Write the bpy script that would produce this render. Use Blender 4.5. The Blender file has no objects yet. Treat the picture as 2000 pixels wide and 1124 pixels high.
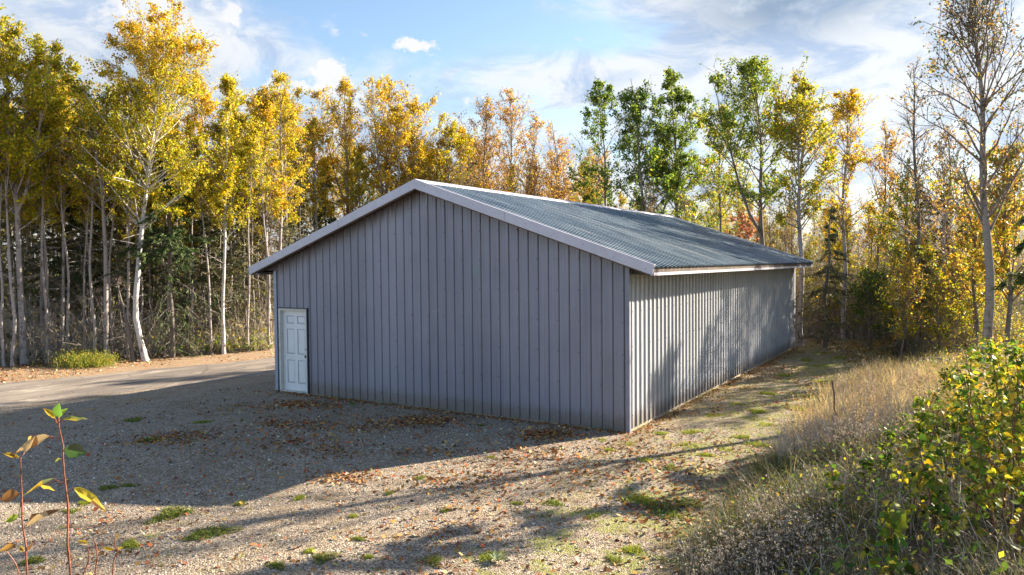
import bpy, math, random
import numpy as np
from mathutils import Matrix, Vector

SC = bpy.context.scene
COL = SC.collection
RNG = np.random.default_rng(7)
random.seed(7)

# ------------------------------------------------------------------ camera
FPX = 1454.3
CAM = np.array([5.3707, -12.9028, 3.1903])
_yaw, _pit, _rol = 0.5497, -0.0335, -0.0091
_c, _s = math.cos(_yaw), math.sin(_yaw)
_r = np.array([_c, _s, 0.0]); _f = np.array([-_s, _c, 0.0]); _u = np.array([0, 0, 1.0])
CF = _f*math.cos(_pit) + _u*math.sin(_pit)
_u2 = -_f*math.sin(_pit) + _u*math.cos(_pit)
CR = _r*math.cos(_rol) + _u2*math.sin(_rol)
CU = -_r*math.sin(_rol) + _u2*math.cos(_rol)
cd = bpy.data.cameras.new('camera'); cam = bpy.data.objects.new('camera', cd); COL.objects.link(cam)
cam.matrix_world = Matrix(((CR[0], CU[0], -CF[0], CAM[0]), (CR[1], CU[1], -CF[1], CAM[1]), (CR[2], CU[2], -CF[2], CAM[2]), (0, 0, 0, 1)))
cd.sensor_width = 36; cd.lens = FPX/2000*36; cd.clip_start = 0.05; cd.clip_end = 2000
SC.camera = cam

def ray(px, py): return (px-1000)/FPX*CR - (py-562)/FPX*CU + CF
def at(px, py, depth): return CAM + ray(px, py)*depth
def gnd(px, py, z=0.0):
    d = ray(px, py); return CAM + d*((z-CAM[2])/d[2])

# ------------------------------------------------------------------ light
SUN_EL = math.radians(23.1)
SUN_H = np.array([0.5026, 0.8645])
SUN_AZ = math.atan2(SUN_H[0], SUN_H[1])
sd = bpy.data.lights.new('sun', 'SUN'); so = bpy.data.objects.new('sun', sd); COL.objects.link(so)
sd.energy = 5.0; sd.angle = math.radians(0.55); sd.color = (1.0, 0.88, 0.70)
sv = Vector((SUN_H[0]*math.cos(SUN_EL), SUN_H[1]*math.cos(SUN_EL), math.sin(SUN_EL)))
so.rotation_euler = sv.to_track_quat('Z', 'Y').to_euler()
SC.view_settings.view_transform = 'Standard'; SC.view_settings.look = 'None'
SC.view_settings.gamma = 1.0; SC.view_settings.use_curve_mapping = False
SC.view_settings.exposure = 1.93

# node helper ---------------------------------------------------------
class NT:
    def __init__(s, tree): s.t = tree; s.n = tree.nodes; s.l = tree.links
    def new(s, typ, **kw):
        n = s.n.new(typ)
        for k, v in kw.items(): setattr(n, k, v)
        return n
    def put(s, sock, v):
        if v is None: return
        if isinstance(v, bpy.types.NodeSocket): s.l.new(v, sock)
        elif isinstance(v, (int, float)) and sock.type in ('RGBA',): sock.default_value = (v, v, v, 1)
        elif isinstance(v, (tuple, list)) and sock.type == 'RGBA' and len(v) == 3: sock.default_value = (*v, 1)
        else: sock.default_value = v
    def m(s, op, a, b=None, c=None, clamp=False):
        n = s.new('ShaderNodeMath', operation=op, use_clamp=clamp)
        s.put(n.inputs[0], a); s.put(n.inputs[1], b); s.put(n.inputs[2], c); return n.outputs[0]
    def vm(s, op, a, b=None):
        n = s.new('ShaderNodeVectorMath', operation=op)
        s.put(n.inputs[0], a); s.put(n.inputs[1], b)
        return n.outputs[1] if op in ('DOT_PRODUCT', 'LENGTH') else n.outputs[0]
    def mix(s, f, a, b, mode='MIX'):
        n = s.new('ShaderNodeMix', data_type='RGBA', blend_type=mode)
        s.put(n.inputs[0], f); s.put(n.inputs[6], a); s.put(n.inputs[7], b); return n.outputs[2]
    def ramp(s, f, pts):
        n = s.new('ShaderNodeValToRGB'); e = n.color_ramp.elements
        while len(e) < len(pts): e.new(0.5)
        for i, (p, c) in enumerate(pts):
            e[i].position = p; e[i].color = (*c, 1) if isinstance(c, (tuple, list)) else (c, c, c, 1)
        s.put(n.inputs[0], f); return n.outputs[0]
    def step(s, x, lo, hi):
        n = s.new('ShaderNodeMapRange', interpolation_type='SMOOTHSTEP')
        s.put(n.inputs[0], x); s.put(n.inputs[1], lo); s.put(n.inputs[2], hi); return n.outputs[0]
    def noise(s, vec, scale, detail=3, rough=0.55, dist=0.0):
        n = s.new('ShaderNodeTexNoise'); s.put(n.inputs['Vector'], vec); n.inputs['Scale'].default_value = scale
        n.inputs['Detail'].default_value = detail; n.inputs['Roughness'].default_value = rough
        n.inputs['Distortion'].default_value = dist; return n.outputs[0]
    def vor(s, vec, scale, feature='F1'):
        n = s.new('ShaderNodeTexVoronoi', feature=feature); s.put(n.inputs['Vector'], vec); n.inputs['Scale'].default_value = scale
        return n
    def mapv(s, vec, scale=(1, 1, 1), loc=(0, 0, 0)):
        n = s.new('ShaderNodeMapping'); s.put(n.inputs[0], vec); n.inputs['Scale'].default_value = scale
        n.inputs['Location'].default_value = loc; return n.outputs[0]
    def xyz(s, v):
        n = s.new('ShaderNodeSeparateXYZ'); s.put(n.inputs[0], v); return n.outputs

# ------------------------------------------------------------------ sky
world = bpy.data.worlds.new('World'); SC.world = world; world.use_nodes = True
N = NT(world.node_tree); N.n.clear()
sky = N.new('ShaderNodeTexSky', sky_type='NISHITA', sun_disc=False, sun_elevation=SUN_EL, sun_rotation=SUN_AZ)
sky.air_density = 1.0; sky.dust_density = 0.6; sky.ozone_density = 1.6
tc = N.new('ShaderNodeTexCoord'); D = tc.outputs['Generated']
dx, dy, dz = N.xyz(D)
az = N.m('DEGREES' if False else 'MULTIPLY', N.m('ARCTAN2', dx, dy), 57.2958)
el = N.m('MULTIPLY', N.m('ARCSINE', dz), 57.2958)
def px_azel(px, py):
    d = ray(px, py); return math.degrees(math.atan2(d[0], d[1])), math.degrees(math.atan2(d[2], math.hypot(d[0], d[1])))
def blob(px, py, w, h, amp):           # soft patch of sky given by direction, in degrees
    a0, e0 = px_azel(px, py)
    a = N.m('DIVIDE', N.m('SUBTRACT', az, a0), w); e = N.m('DIVIDE', N.m('SUBTRACT', el, e0), h)
    r2 = N.m('ADD', N.m('MULTIPLY', a, a), N.m('MULTIPLY', e, e))
    return N.m('MULTIPLY', N.m('POWER', 2.718, N.m('MULTIPLY', r2, -1.0)), amp)
def addall(lst):
    r = lst[0]
    for x in lst[1:]: r = N.m('ADD', r, x)
    return r
DS = N.mapv(D, (1, 1, 2.6))
n1 = N.noise(DS, 5.5, 10, 0.62, 0.9)
n2 = N.noise(N.mapv(D, (1, 1, 1.5), (3, 1, 2)), 11, 8, 0.6, 0.2)
bias = addall([blob(880, 25, 12, 3.8, -0.46), blob(1200, 90, 7, 2.2, -0.16), blob(640, 60, 5, 2.0, -0.14), blob(1690, 240, 5, 3, -0.10), blob(640, 215, 9, 2.2, -0.12),
               blob(1060, 215, 7, 1.8, -0.12),
               blob(180, 90, 10, 6, 0.22), blob(1150, 140, 12, 2.2, 0.20), blob(1620, 120, 9, 6, 0.22), blob(1550, 10, 9, 4, 0.18)])
cov = N.m('ADD', N.m('ADD', n1, N.m('MULTIPLY', N.m('SUBTRACT', n2, 0.5), 0.22)), bias)
mask = N.step(cov, 0.22, 0.56)
front = N.m('SUBTRACT', 1, N.step(N.m('ABSOLUTE', N.m('ADD', az, 31.5)), 35, 46))   # clouds thinned outside the view, shaped to cut the fill light
mask = N.m('MULTIPLY', N.m('MULTIPLY', mask, N.step(el, -4, 3)), N.m('MULTIPLY', N.m('ADD', .12, N.m('MULTIPLY', front, .88)), N.m('SUBTRACT', 1, N.m('MULTIPLY', N.step(el, 24, 36), .9))))
# crisp cumulus heads
nc = N.noise(N.mapv(D, (1, 1, 1.3), (1, 5, 2)), 24, 6, 0.55)
cum = addall([blob(570, 170, 4.2, 1.5, 0.50), blob(650, 150, 2.6, 1.4, 0.42), blob(800, 92, 3.0, 1.0, 0.50), blob(885, 192, 2.4, 0.9, 0.50), blob(690, 62, 1.6, 0.5, 0.42),
              blob(400, 30, 3.4, 2.4, 0.50), blob(300, 30, 5, 2.2, 0.42), blob(1560, 140, 7, 1.4, 0.30), blob(1110, 75, 3, .4, 0.32)])
nc2 = N.noise(N.mapv(D, (1, 1, 1.2), (4, 5, 9)), 60, 6, 0.62)
cmask = N.step(N.m('ADD', cum, N.m('ADD', N.m('MULTIPLY', N.m('SUBTRACT', nc, 0.5), 1.9), N.m('MULTIPLY', N.m('SUBTRACT', nc2, 0.5), .9))), 0.40, 0.66)
cmask = N.m('MULTIPLY', N.m('MULTIPLY', cmask, .9), N.step(cum, .05, .3))
# grey bellies of the thick clouds
dark = addall([blob(1540, 5, 7, 2.3, 1.0), blob(60, 130, 7, 3, 0.30), blob(330, 160, 6, 2, 0.2)])
dark = N.m('MULTIPLY', dark, N.step(N.m('ADD', n2, N.m('MULTIPLY', n1, .4)), 0.42, 0.72), clamp=True)
shade = N.step(N.noise(N.mapv(D, (1, 1, 2.2), (8, 2, 4)), 9, 8, .65, .6), 0.38, 0.6)
ccol = N.mix(shade, (0.52, 0.64, 0.84), (0.92, 0.94, 0.97))
ccol = N.mix(N.m('MULTIPLY', cmask, N.step(nc, .3, .62)), ccol, (1.0, 0.98, 0.97))
ccol = N.mix(dark, ccol, (0.27, 0.37, 0.51))
bg1 = N.new('ShaderNodeBackground'); N.put(bg1.inputs[0], sky.outputs[0]); bg1.inputs[1].default_value = 0.064
bg2 = N.new('ShaderNodeBackground'); N.put(bg2.inputs[0], ccol); bg2.inputs[1].default_value = 0.275
mx = N.new('ShaderNodeMixShader'); N.put(mx.inputs[0], N.m('MAXIMUM', N.m('MULTIPLY', mask, 0.92), cmask))
N.l.new(bg1.outputs[0], mx.inputs[1]); N.l.new(bg2.outputs[0], mx.inputs[2])
wo = N.new('ShaderNodeOutputWorld'); N.l.new(mx.outputs[0], wo.inputs[0])

# ------------------------------------------------------------------ material library
def mat(name):
    m = bpy.data.materials.new(name); m.use_nodes = True; n = NT(m.node_tree); n.n.clear()
    out = n.new('ShaderNodeOutputMaterial'); return m, n, out
def pbsdf(n, out, col, rough=0.6, metal=0.0, spec=0.5, bump=None, bstr=0.3, bdist=0.01):
    b = n.new('ShaderNodeBsdfPrincipled'); n.put(b.inputs['Base Color'], col); n.put(b.inputs['Roughness'], rough)
    n.put(b.inputs['Metallic'], metal); n.put(b.inputs['Specular IOR Level'], spec)
    if bump is not None:
        bn = n.new('ShaderNodeBump'); n.put(bn.inputs['Height'], bump); bn.inputs['Strength'].default_value = bstr
        bn.inputs['Distance'].default_value = bdist; n.l.new(bn.outputs[0], b.inputs['Normal'])
    n.l.new(b.outputs[0], out.inputs[0]); return b
def simple(name, col, rough=0.6, var=0.12, scale=20, metal=0.0, spec=0.5, bstr=0.15):
    m, n, out = mat(name); P = n.new('ShaderNodeTexCoord').outputs['Object']
    nz = n.noise(P, scale, 5, .6); nz2 = n.noise(P, scale*.13, 3, .6)
    f = n.m('ADD', n.m('MULTIPLY', nz, .6), n.m('MULTIPLY', nz2, .4))
    c = n.mix(n.step(f, .35, .65), tuple(x*(1-var) for x in col), tuple(min(1, x*(1+var)) for x in col))
    pbsdf(n, out, c, rough, metal, spec, nz, bstr, 0.004); return m
def leafmat(name, trans=0.5, rough=0.5, spec=0.25, gain=1.0):
    m, n, out = mat(name)
    at_ = n.new('ShaderNodeAttribute', attribute_name='tint'); c = at_.outputs['Color']
    if gain != 1: c = n.mix(1.0, c, (gain, gain, gain), 'MULTIPLY')
    d = n.new('ShaderNodeBsdfPrincipled'); n.put(d.inputs['Base Color'], c); d.inputs['Roughness'].default_value = rough
    d.inputs['Specular IOR Level'].default_value = spec
    t = n.new('ShaderNodeBsdfTranslucent'); n.put(t.inputs[0], n.mix(1.0, c, (1.15, 1.1, 0.75), 'MULTIPLY'))
    x = n.new('ShaderNodeMixShader'); x.inputs[0].default_value = trans
    n.l.new(d.outputs[0], x.inputs[1]); n.l.new(t.outputs[0], x.inputs[2]); n.l.new(x.outputs[0], out.inputs[0]); return m
def barkmat(name, base, darkc, bands=0.5, hscale=1.0):
    m, n, out = mat(name); P = n.new('ShaderNodeTexCoord').outputs['Object']
    lent = n.noise(n.mapv(P, (5, 5, 26*hscale)), 1.0, 4, .6, .4)
    blot = n.noise(n.mapv(P, (2.2, 2.2, 1.2), (3, 1, 7)), 1.6, 5, .62)
    fine = n.noise(P, 60, 4, .6)
    c = n.mix(n.step(fine, .3, .7), tuple(x*.82 for x in base), base)
    c = n.mix(n.m('MULTIPLY', n.step(lent, .56, .66), bands), c, darkc)
    c = n.mix(n.m('MULTIPLY', n.step(blot, .55, .68), .85), c, tuple(x*1.3 for x in darkc))
    pbsdf(n, out, c, .8, 0, .2, n.m('ADD', lent, fine), .5, .01); return m
M = {}
M['birch'] = barkmat('white_birch_bark', (.40, .355, .335), (.07, .055, .05), .8)
M['white'] = barkmat('bright_white_birch_bark', (.62, .58, .56), (.08, .06, .055), .75)
M['aspen'] = barkmat('grey_aspen_bark', (.33, .29, .265), (.06, .05, .042), .6)
M['grey'] = barkmat('grey_brown_bark', (.19, .165, .14), (.05, .04, .034), .5, .4)
M['twig'] = simple('dry_twig', (.46, .39, .32), .85, .3, 9)
M['finetwig'] = simple('fine_brown_twig', (.20, .15, .12), .8, .3, 9)
M['leaf'] = leafmat('autumn_leaf')
M['needle'] = leafmat('spruce_needle', .2, .7, .15)
M['grass'] = leafmat('grass_blade', .4, .6, .2)
M['litter'] = leafmat('fallen_leaf', .15, .7, .2)
M['bigleaf'] = leafmat('sapling_leaf', .45, .55, .25)

# ------------------------------------------------------------------ mesh helpers
class QB:
    """quads only, one colour per face, several material slots"""
    def __init__(s): s.V = []; s.F = []; s.C = []; s.M = []; s.n = 0; s.S = []
    def add(s, V, F, C=None, mi=0, smooth=False):
        V = np.asarray(V, float).reshape(-1, 3); F = np.asarray(F, int).reshape(-1, 4)
        s.V.append(V); s.F.append(F+s.n); s.n += len(V)
        if C is None: C = (1, 1, 1)
        C = np.asarray(C, float)
        if C.ndim == 1: C = np.tile(C[:3], (len(F), 1))
        s.C.append(C); s.M.append(np.full(len(F), mi)); s.S.append(np.full(len(F), smooth))
    def box(s, a, b, mi=0, C=None):
        x0, y0, z0 = a; x1, y1, z1 = b
        V = [(x0, y0, z0), (x1, y0, z0), (x1, y1, z0), (x0, y1, z0), (x0, y0, z1), (x1, y0, z1), (x1, y1, z1), (x0, y1, z1)]
        F = [(3, 2, 1, 0), (4, 5, 6, 7), (0, 1, 5, 4), (1, 2, 6, 5), (2, 3, 7, 6), (3, 0, 4, 7)]
        s.add(V, F, C, mi)
    def build(s, name, mats, parent=None, loc=None, bevel=0):
        V = np.concatenate(s.V); F = np.concatenate(s.F); C = np.concatenate(s.C); Mi = np.concatenate(s.M); S = np.concatenate(s.S)
        me = bpy.data.meshes.new(name)
        me.vertices.add(len(V)); me.vertices.foreach_set('co', V.astype(np.float32).ravel())
        me.loops.add(len(F)*4); me.loops.foreach_set('vertex_index', F.astype(np.int32).ravel())
        me.polygons.add(len(F)); me.polygons.foreach_set('loop_start', np.arange(0, len(F)*4, 4, dtype=np.int32))
        me.polygons.foreach_set('loop_total', np.full(len(F), 4, dtype=np.int32))
        me.polygons.foreach_set('material_index', Mi.astype(np.int32)); me.polygons.foreach_set('use_smooth', S)
        a = me.attributes.new('tint', 'FLOAT_COLOR', 'FACE')
        a.data.foreach_set('color', np.concatenate([C, np.ones((len(C), 1))], 1).astype(np.float32).ravel())
        for m in (mats if isinstance(mats, (list, tuple)) else [mats]): me.materials.append(m)
        me.update(calc_edges=True)
        o = bpy.data.objects.new(name, me); COL.objects.link(o)
        if parent is not None: o.parent = parent
        if loc is not None: o.location = loc
        if bevel:
            b = o.modifiers.new('bevel', 'BEVEL'); b.width = bevel; b.segments = 2; b.limit_method = 'ANGLE'
        return o
def tag(o, label=None, cat=None, group=None, kind=None):
    if label: o['label'] = label
    if cat: o['category'] = cat
    if group: o['group'] = group
    if kind: o['kind'] = kind
    return o
def empty(name, loc=(0, 0, 0), rz=0, sc=1):
    o = bpy.data.objects.new(name, None); COL.objects.link(o); o.location = loc; o.rotation_euler = (0, 0, rz); o.scale = (sc, sc, sc)
    o.empty_display_size = .2; return o
def nrm(v): return v/np.maximum(np.linalg.norm(v, axis=-1, keepdims=True), 1e-9)
def tubes(q, P, R, n=4, C=None, mi=0):
    """P (m,k,3) polylines, R (m,k) radii"""
    P = np.asarray(P, float); R = np.asarray(R, float)
    if P.ndim == 2: P = P[None]; R = R[None]
    m, k, _ = P.shape
    T = np.empty_like(P); T[:, 1:-1] = P[:, 2:]-P[:, :-2]; T[:, 0] = P[:, 1]-P[:, 0]; T[:, -1] = P[:, -1]-P[:, -2]; T = nrm(T)
    T0 = nrm(P[:, -1]-P[:, 0])
    ref = np.where(np.abs(T0[:, 2:3]) > .8, np.array([[1., .13, 0]]), np.array([[0, .1, 1.]]))[:, None, :]
    A = nrm(np.cross(T, ref)); B = np.cross(T, A)
    th = np.arange(n)*2*math.pi/n
    V = P[:, :, None]+R[:, :, None, None]*(np.cos(th)[None, None, :, None]*A[:, :, None]+np.sin(th)[None, None, :, None]*B[:, :, None])
    i = np.arange(m)[:, None, None]*k*n; j = np.arange(k-1)[None, :, None]*n; t = np.arange(n)[None, None, :]
    a = i+j+t; b = i+j+(t+1) % n
    F = np.stack([a, b, b+n, a+n], -1).reshape(-1, 4)
    if C is not None:
        C = np.asarray(C, float)
        if C.ndim == 2: C = np.repeat(C, (k-1)*n, 0)
    q.add(V, F, C, mi, n > 4)
def rand_dirs(n, rng): return nrm(rng.normal(size=(n, 3)))
def leaves(q, c, size, rng, C, asp=.62, up=0.0, mi=0):
    """rhombic leaves at c"""
    n = len(c); u = rand_dirs(n, rng); w = nrm(np.cross(u, rand_dirs(n, rng)+np.array([0, 0, up])))
    size = np.broadcast_to(size, (n,))[:, None]
    V = np.stack([c-u*size*.5, c-w*size*.5*asp, c+u*size*.5, c+w*size*.5*asp], 1)
    q.add(V, np.arange(n*4).reshape(-1, 4), C, mi)
def blades(q, base, L, W, rng, C, bend=.5, k=4, lean=None, spread=.35, mi=0):
    """curved ribbons"""
    n = len(base); az = rng.uniform(0, 2*math.pi, n)
    L = np.broadcast_to(L, (n,)); W = np.broadcast_to(W, (n,))
    d = np.stack([np.cos(az), np.sin(az), np.zeros(n)], 1)
    if lean is not None: d = nrm(d+np.array(lean))
    tilt = np.abs(rng.normal(0, spread, n)); bd = rng.uniform(.2, 1.6, n)*bend
    t = np.linspace(0, 1, k)
    ang = tilt[:, None]+bd[:, None]*t[None]**1.3
    seg = (L/(k-1))[:, None]
    h = np.concatenate([np.zeros((n, 1)), np.cumsum(np.sin(ang[:, 1:])*seg, 1)], 1)
    z = np.concatenate([np.zeros((n, 1)), np.cumsum(np.cos(ang[:, 1:])*seg, 1)], 1)
    P = base[:, None]+d[:, None]*h[..., None]+np.array([0, 0, 1.])*z[..., None]
    az2 = az+rng.normal(0, .9, n)+math.pi/2
    s = np.stack([np.cos(az2), np.sin(az2), np.zeros(n)], 1)
    w = (W[:, None]*.5)*(1-.8*t[None]**1.5)
    A = P-s[:, None]*w[..., None]; B = P+s[:, None]*w[..., None]
    V = np.stack([A, B], 2)  # n,k,2,3
    i = np.arange(n)[:, None]*k*2; j = np.arange(k-1)[None]*2; a = i+j
    F = np.stack([a, a+1, a+3, a+2], -1).reshape(-1, 4)
    C = np.asarray(C, float)
    if C.ndim == 2: C = np.repeat(C, k-1, 0)
    q.add(V, F, C, mi); return P
def pal(rng, n, cols, w=None, var=.18):
    cols = np.array(cols, float); i = rng.choice(len(cols), n, p=w)
    return np.clip(cols[i]*(1+rng.normal(0, var, (n, 1)))*(1+rng.normal(0, var*.35, (n, 3))), .004, .95)

# ------------------------------------------------------------------ terrain
_wp = np.random.default_rng(3).uniform(0, 6.28, (12, 2)); _wf = np.random.default_rng(4).normal(0, 1, (12, 2))
def sm(t, a, b): t = np.clip((t-a)/(b-a), 0, 1); return t*t*(3-2*t)
def wob(x, y, f=1.0):
    r = 0
    for i in range(12):
        k = f*(.35+.22*i); r = r+np.sin(k*(_wf[i, 0]*x+_wf[i, 1]*y)+_wp[i, 0])/(1+.35*i)
    return r/4
def xedge(y):      # foot of the planted bank on the right
    return 2.75+.18*np.sin(y*.7)+.12*np.sin(y*1.9+1)+.10*np.clip(y-6, 0, 12)
FEX = [-60, -30, -10, 0, 3.2, 7.4, 13, 20, 26, 60]; FEV = [-36, -31, -26, -23.4, -20.6, -18.5, -16.9, -15.8, -15.4, -15.4]
def forest_edge(y): return np.interp(y, FEX, FEV)
def bankh(x, y):
    s = x-xedge(y)
    hgt = 1.15-.85*sm(y, -5, 9)
    return hgt*sm(s, -.2, 3.6)*.92+.08*hgt*sm(s, 0, 1)
def terr(x, y):
    x = np.asarray(x, float); y = np.asarray(y, float)
    z = -.30*sm(-x, 10.2, 13.4)
    z = z+bankh(x, y)
    wood = np.maximum(sm(-(x-forest_edge(y)), .3, 3), sm(y, 19.5, 24))
    wood = np.maximum(wood, sm(x-xedge(y), .5, 2.5))
    z = z+wood*.10*wob(x, y, 1.4)+.012*wob(x, y, 2.2)*(1-sm(-x, 12.6, 13.2))*sm(np.abs(y-7.7), 7.9, 9.5)
    z = z+.02*sm(-(x-forest_edge(y)), 0, 1.5)
    return z
def tz(x, y): return float(terr(x, y))
# ------------------------------------------------------------------ ground sheet
def axis(a, b, lo, hi, fine, n):
    core = np.arange(lo, hi+1e-6, fine)
    l = lo-np.geomspace(fine*1.5, lo-a, n)[::-1]; r = hi+np.geomspace(fine*1.5, b-hi, n)
    return np.concatenate([l, core, r])
gx = axis(-400, 400, -30, 16, .3, 26); gy = axis(-300, 500, -14, 32, .3, 26)
X, Y = np.meshgrid(gx, gy, indexing='ij'); Z = terr(X, Y)
nx, ny = X.shape
q = QB(); ii = (np.arange(nx-1)[:, None]*ny+np.arange(ny-1)[None])
q.add(np.stack([X, Y, Z], -1), np.stack([ii, ii+ny, ii+ny+1, ii+1], -1), smooth=True)
m, n, out = mat('gravel_ground')
P = n.new('ShaderNodeTexCoord').outputs['Object']; px_, py_, pz_ = n.xyz(P)
v1 = n.vor(P, 50); v2 = n.vor(P, 105)
sc1 = n.xyz(v1.outputs['Color'])[0]; sc2 = n.xyz(v2.outputs['Color'])[1]
stone = n.ramp(n.m('ADD', n.m('MULTIPLY', sc1, .55), n.m('MULTIPLY', sc2, .45)),
    [(0.1, (.065, .052, .042)), (.35, (.20, .155, .115)), (.55, (.35, .275, .20)), (.75, (.50, .405, .305)), (.95, (.76, .66, .54))])
lowf = n.noise(P, .55, 5, .6); midf = n.noise(P, 2.6, 5, .65); hif = n.noise(P, 11, 4, .6)
dirt_or_shade = n.mix(hif, (.12, .08, .045), (.29, .205, .125))
gr = n.mix(n.m('MULTIPLY', n.step(n.m('ADD', n.m('MULTIPLY', lowf, .45), n.m('MULTIPLY', midf, .55)), .47, .63), .62), stone, dirt_or_shade)
pale = n.step(n.noise(n.mapv(P, (1, .45, 1), (5, 9, 0)), .8, 4, .6), .5, .7)
gr = n.mix(n.m('MULTIPLY', pale, .35), gr, n.mix(1.0, stone, (1.25, 1.18, 1.05), 'MULTIPLY'))
# dead straw and low green growth between the stones
thr = n.mix(n.m('MULTIPLY', n.step(n.noise(P, 1.3, 5, .7), .55, .68), n.step(hif, .4, .6)), gr, (.30, .23, .12))
side = n.step(px_, 0.2, 1.6)
gn = n.m('ADD', n.noise(P, 1.9, 6, .72), n.m('MULTIPLY', side, .13))
gmask = n.m('MULTIPLY', n.step(gn, .60, .68), n.step(n.noise(P, 22, 3, .6), .35, .55))
thr = n.mix(n.m('MULTIPLY', gmask, .8), thr, n.mix(hif, (.13, .16, .025), (.34, .35, .05)))
# forest floor and bank soil
lit = n.mix(n.step(n.noise(P, 14, 5, .7), .35, .65), (.05, .036, .022), (.17, .11, .055))
lit = n.mix(n.m('MULTIPLY', n.step(n.noise(P, 4, 5, .7), .55, .65), .6), lit, (.06, .075, .02))
wig = n.m('MULTIPLY', n.m('SUBTRACT', n.noise(P, 1.1, 4, .6), .5), 2.4)
mb = n.step(n.m('ADD', px_, n.m('MULTIPLY', wig, .5)), 2.5, 3.2)
mf = n.step(n.m('ADD', py_, wig), 18.4, 20.4)
# left wood: signed distance to the slanted edge, in two straight pieces
e1 = n.m('SUBTRACT', n.m('MULTIPLY', py_, .36), n.m('ADD', px_, 21.9)); e2 = n.m('SUBTRACT', n.m('MULTIPLY', py_, .13), n.m('ADD', px_, 19.2))
ml = n.step(n.m('ADD', n.m('MINIMUM', e1, e2), n.m('MULTIPLY', wig, .6)), 0, 1.0)
woods = n.m('MAXIMUM', mb, n.m('MAXIMUM', mf, ml))
col = n.mix(woods, thr, lit)
# strewn leaf verge beyond the road
verge = n.m('MULTIPLY', n.step(n.m('MULTIPLY', px_, -1), 15.5, 17), n.m('SUBTRACT', 1, woods))
vg = n.mix(n.step(n.noise(P, 9, 5, .7), .35, .6), (.42, .33, .24), (.36, .20, .085))
col = n.mix(n.m('MULTIPLY', verge, .75), col, vg)
hgt = n.m('ADD', n.m('MULTIPLY', n.m('SUBTRACT', 1, v1.outputs['Distance']), .5), n.m('ADD', n.m('MULTIPLY', n.m('SUBTRACT', 1, v2.outputs['Distance']), .25), n.m('MULTIPLY', midf, .9)))
pbsdf(n, out, col, .9, 0, .25, hgt, .9, .03)
MG = m
ground = tag(q.build('ground', [MG]), kind='structure')

# road: worn asphalt with spilt gravel
near = np.array([(-19.0, -30), (-16.6, -16), (-14.95, -4), (-14.07, .84), (-12.9, 8), (-11.6, 17), (-10.6, 30)])
far = np.array([(-28, -30), (-23.6, -14), (-19.3, -2), (-16.75, 6.1), (-15.5, 12), (-14.6, 17), (-13.8, 30)])
q = QB(); ys = np.arange(-30, 30, .25)
a = np.interp(ys, near[:, 1], near[:, 0]); b = np.interp(ys, far[:, 1], far[:, 0])
a = a+.07*np.sin(ys*2.1)+.05*np.sin(ys*5.3)+.12*np.sin(ys*.6); b = b+.09*np.sin(ys*1.7+1)+.05*np.sin(ys*4.9)
ts = np.linspace(0, 1, 12); RX = a[:, None]*(1-ts)+b[:, None]*ts; RY = np.repeat(ys[:, None], 12, 1)
RZ = terr(RX, RY)+.006+.028*np.sin(np.pi*ts)[None]**.5
ii = np.arange(len(ys)-1)[:, None]*12+np.arange(11)[None]
q.add(np.stack([RX, RY, RZ], -1), np.stack([ii+1, ii+13, ii+12, ii], -1), smooth=True)
m, n, out = mat('worn_asphalt'); P = n.new('ShaderNodeTexCoord').outputs['Object']
agg = n.vor(P, 60); s1 = n.xyz(agg.outputs['Color'])[0]
asp = n.mix(s1, (.11, .092, .08), (.24, .20, .17)); st = n.noise(n.mapv(P, (1.5, .35, 1)), 1.2, 5, .6)
asp = n.mix(n.m('MULTIPLY', n.step(st, .42, .62), .8), asp, (.30, .25, .205))
spill = n.m('MULTIPLY', n.step(n.noise(n.mapv(P, (1, .4, 1), (4, 4, 1)), 1.1, 6, .7), .56, .66), .8)
asp = n.mix(spill, asp, n.mix(n.xyz(n.vor(P, 38).outputs['Color'])[0], (.30, .25, .19), (.66, .58, .48)))
cr = n.vor(n.mapv(P, (1, .6, 1)), .8, 'DISTANCE_TO_EDGE'); crm = n.m('MULTIPLY', n.m('SUBTRACT', 1, n.step(n.m('ADD', cr.outputs['Distance'], n.m('MULTIPLY', n.noise(P, 9), .02)), .012, .022)), .5)
asp = n.mix(crm, asp, (.05, .045, .04))
pbsdf(n, out, asp, .85, 0, .3, s1, .3, .008)
road = tag(q.build('road', [m]), kind='structure')

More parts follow.
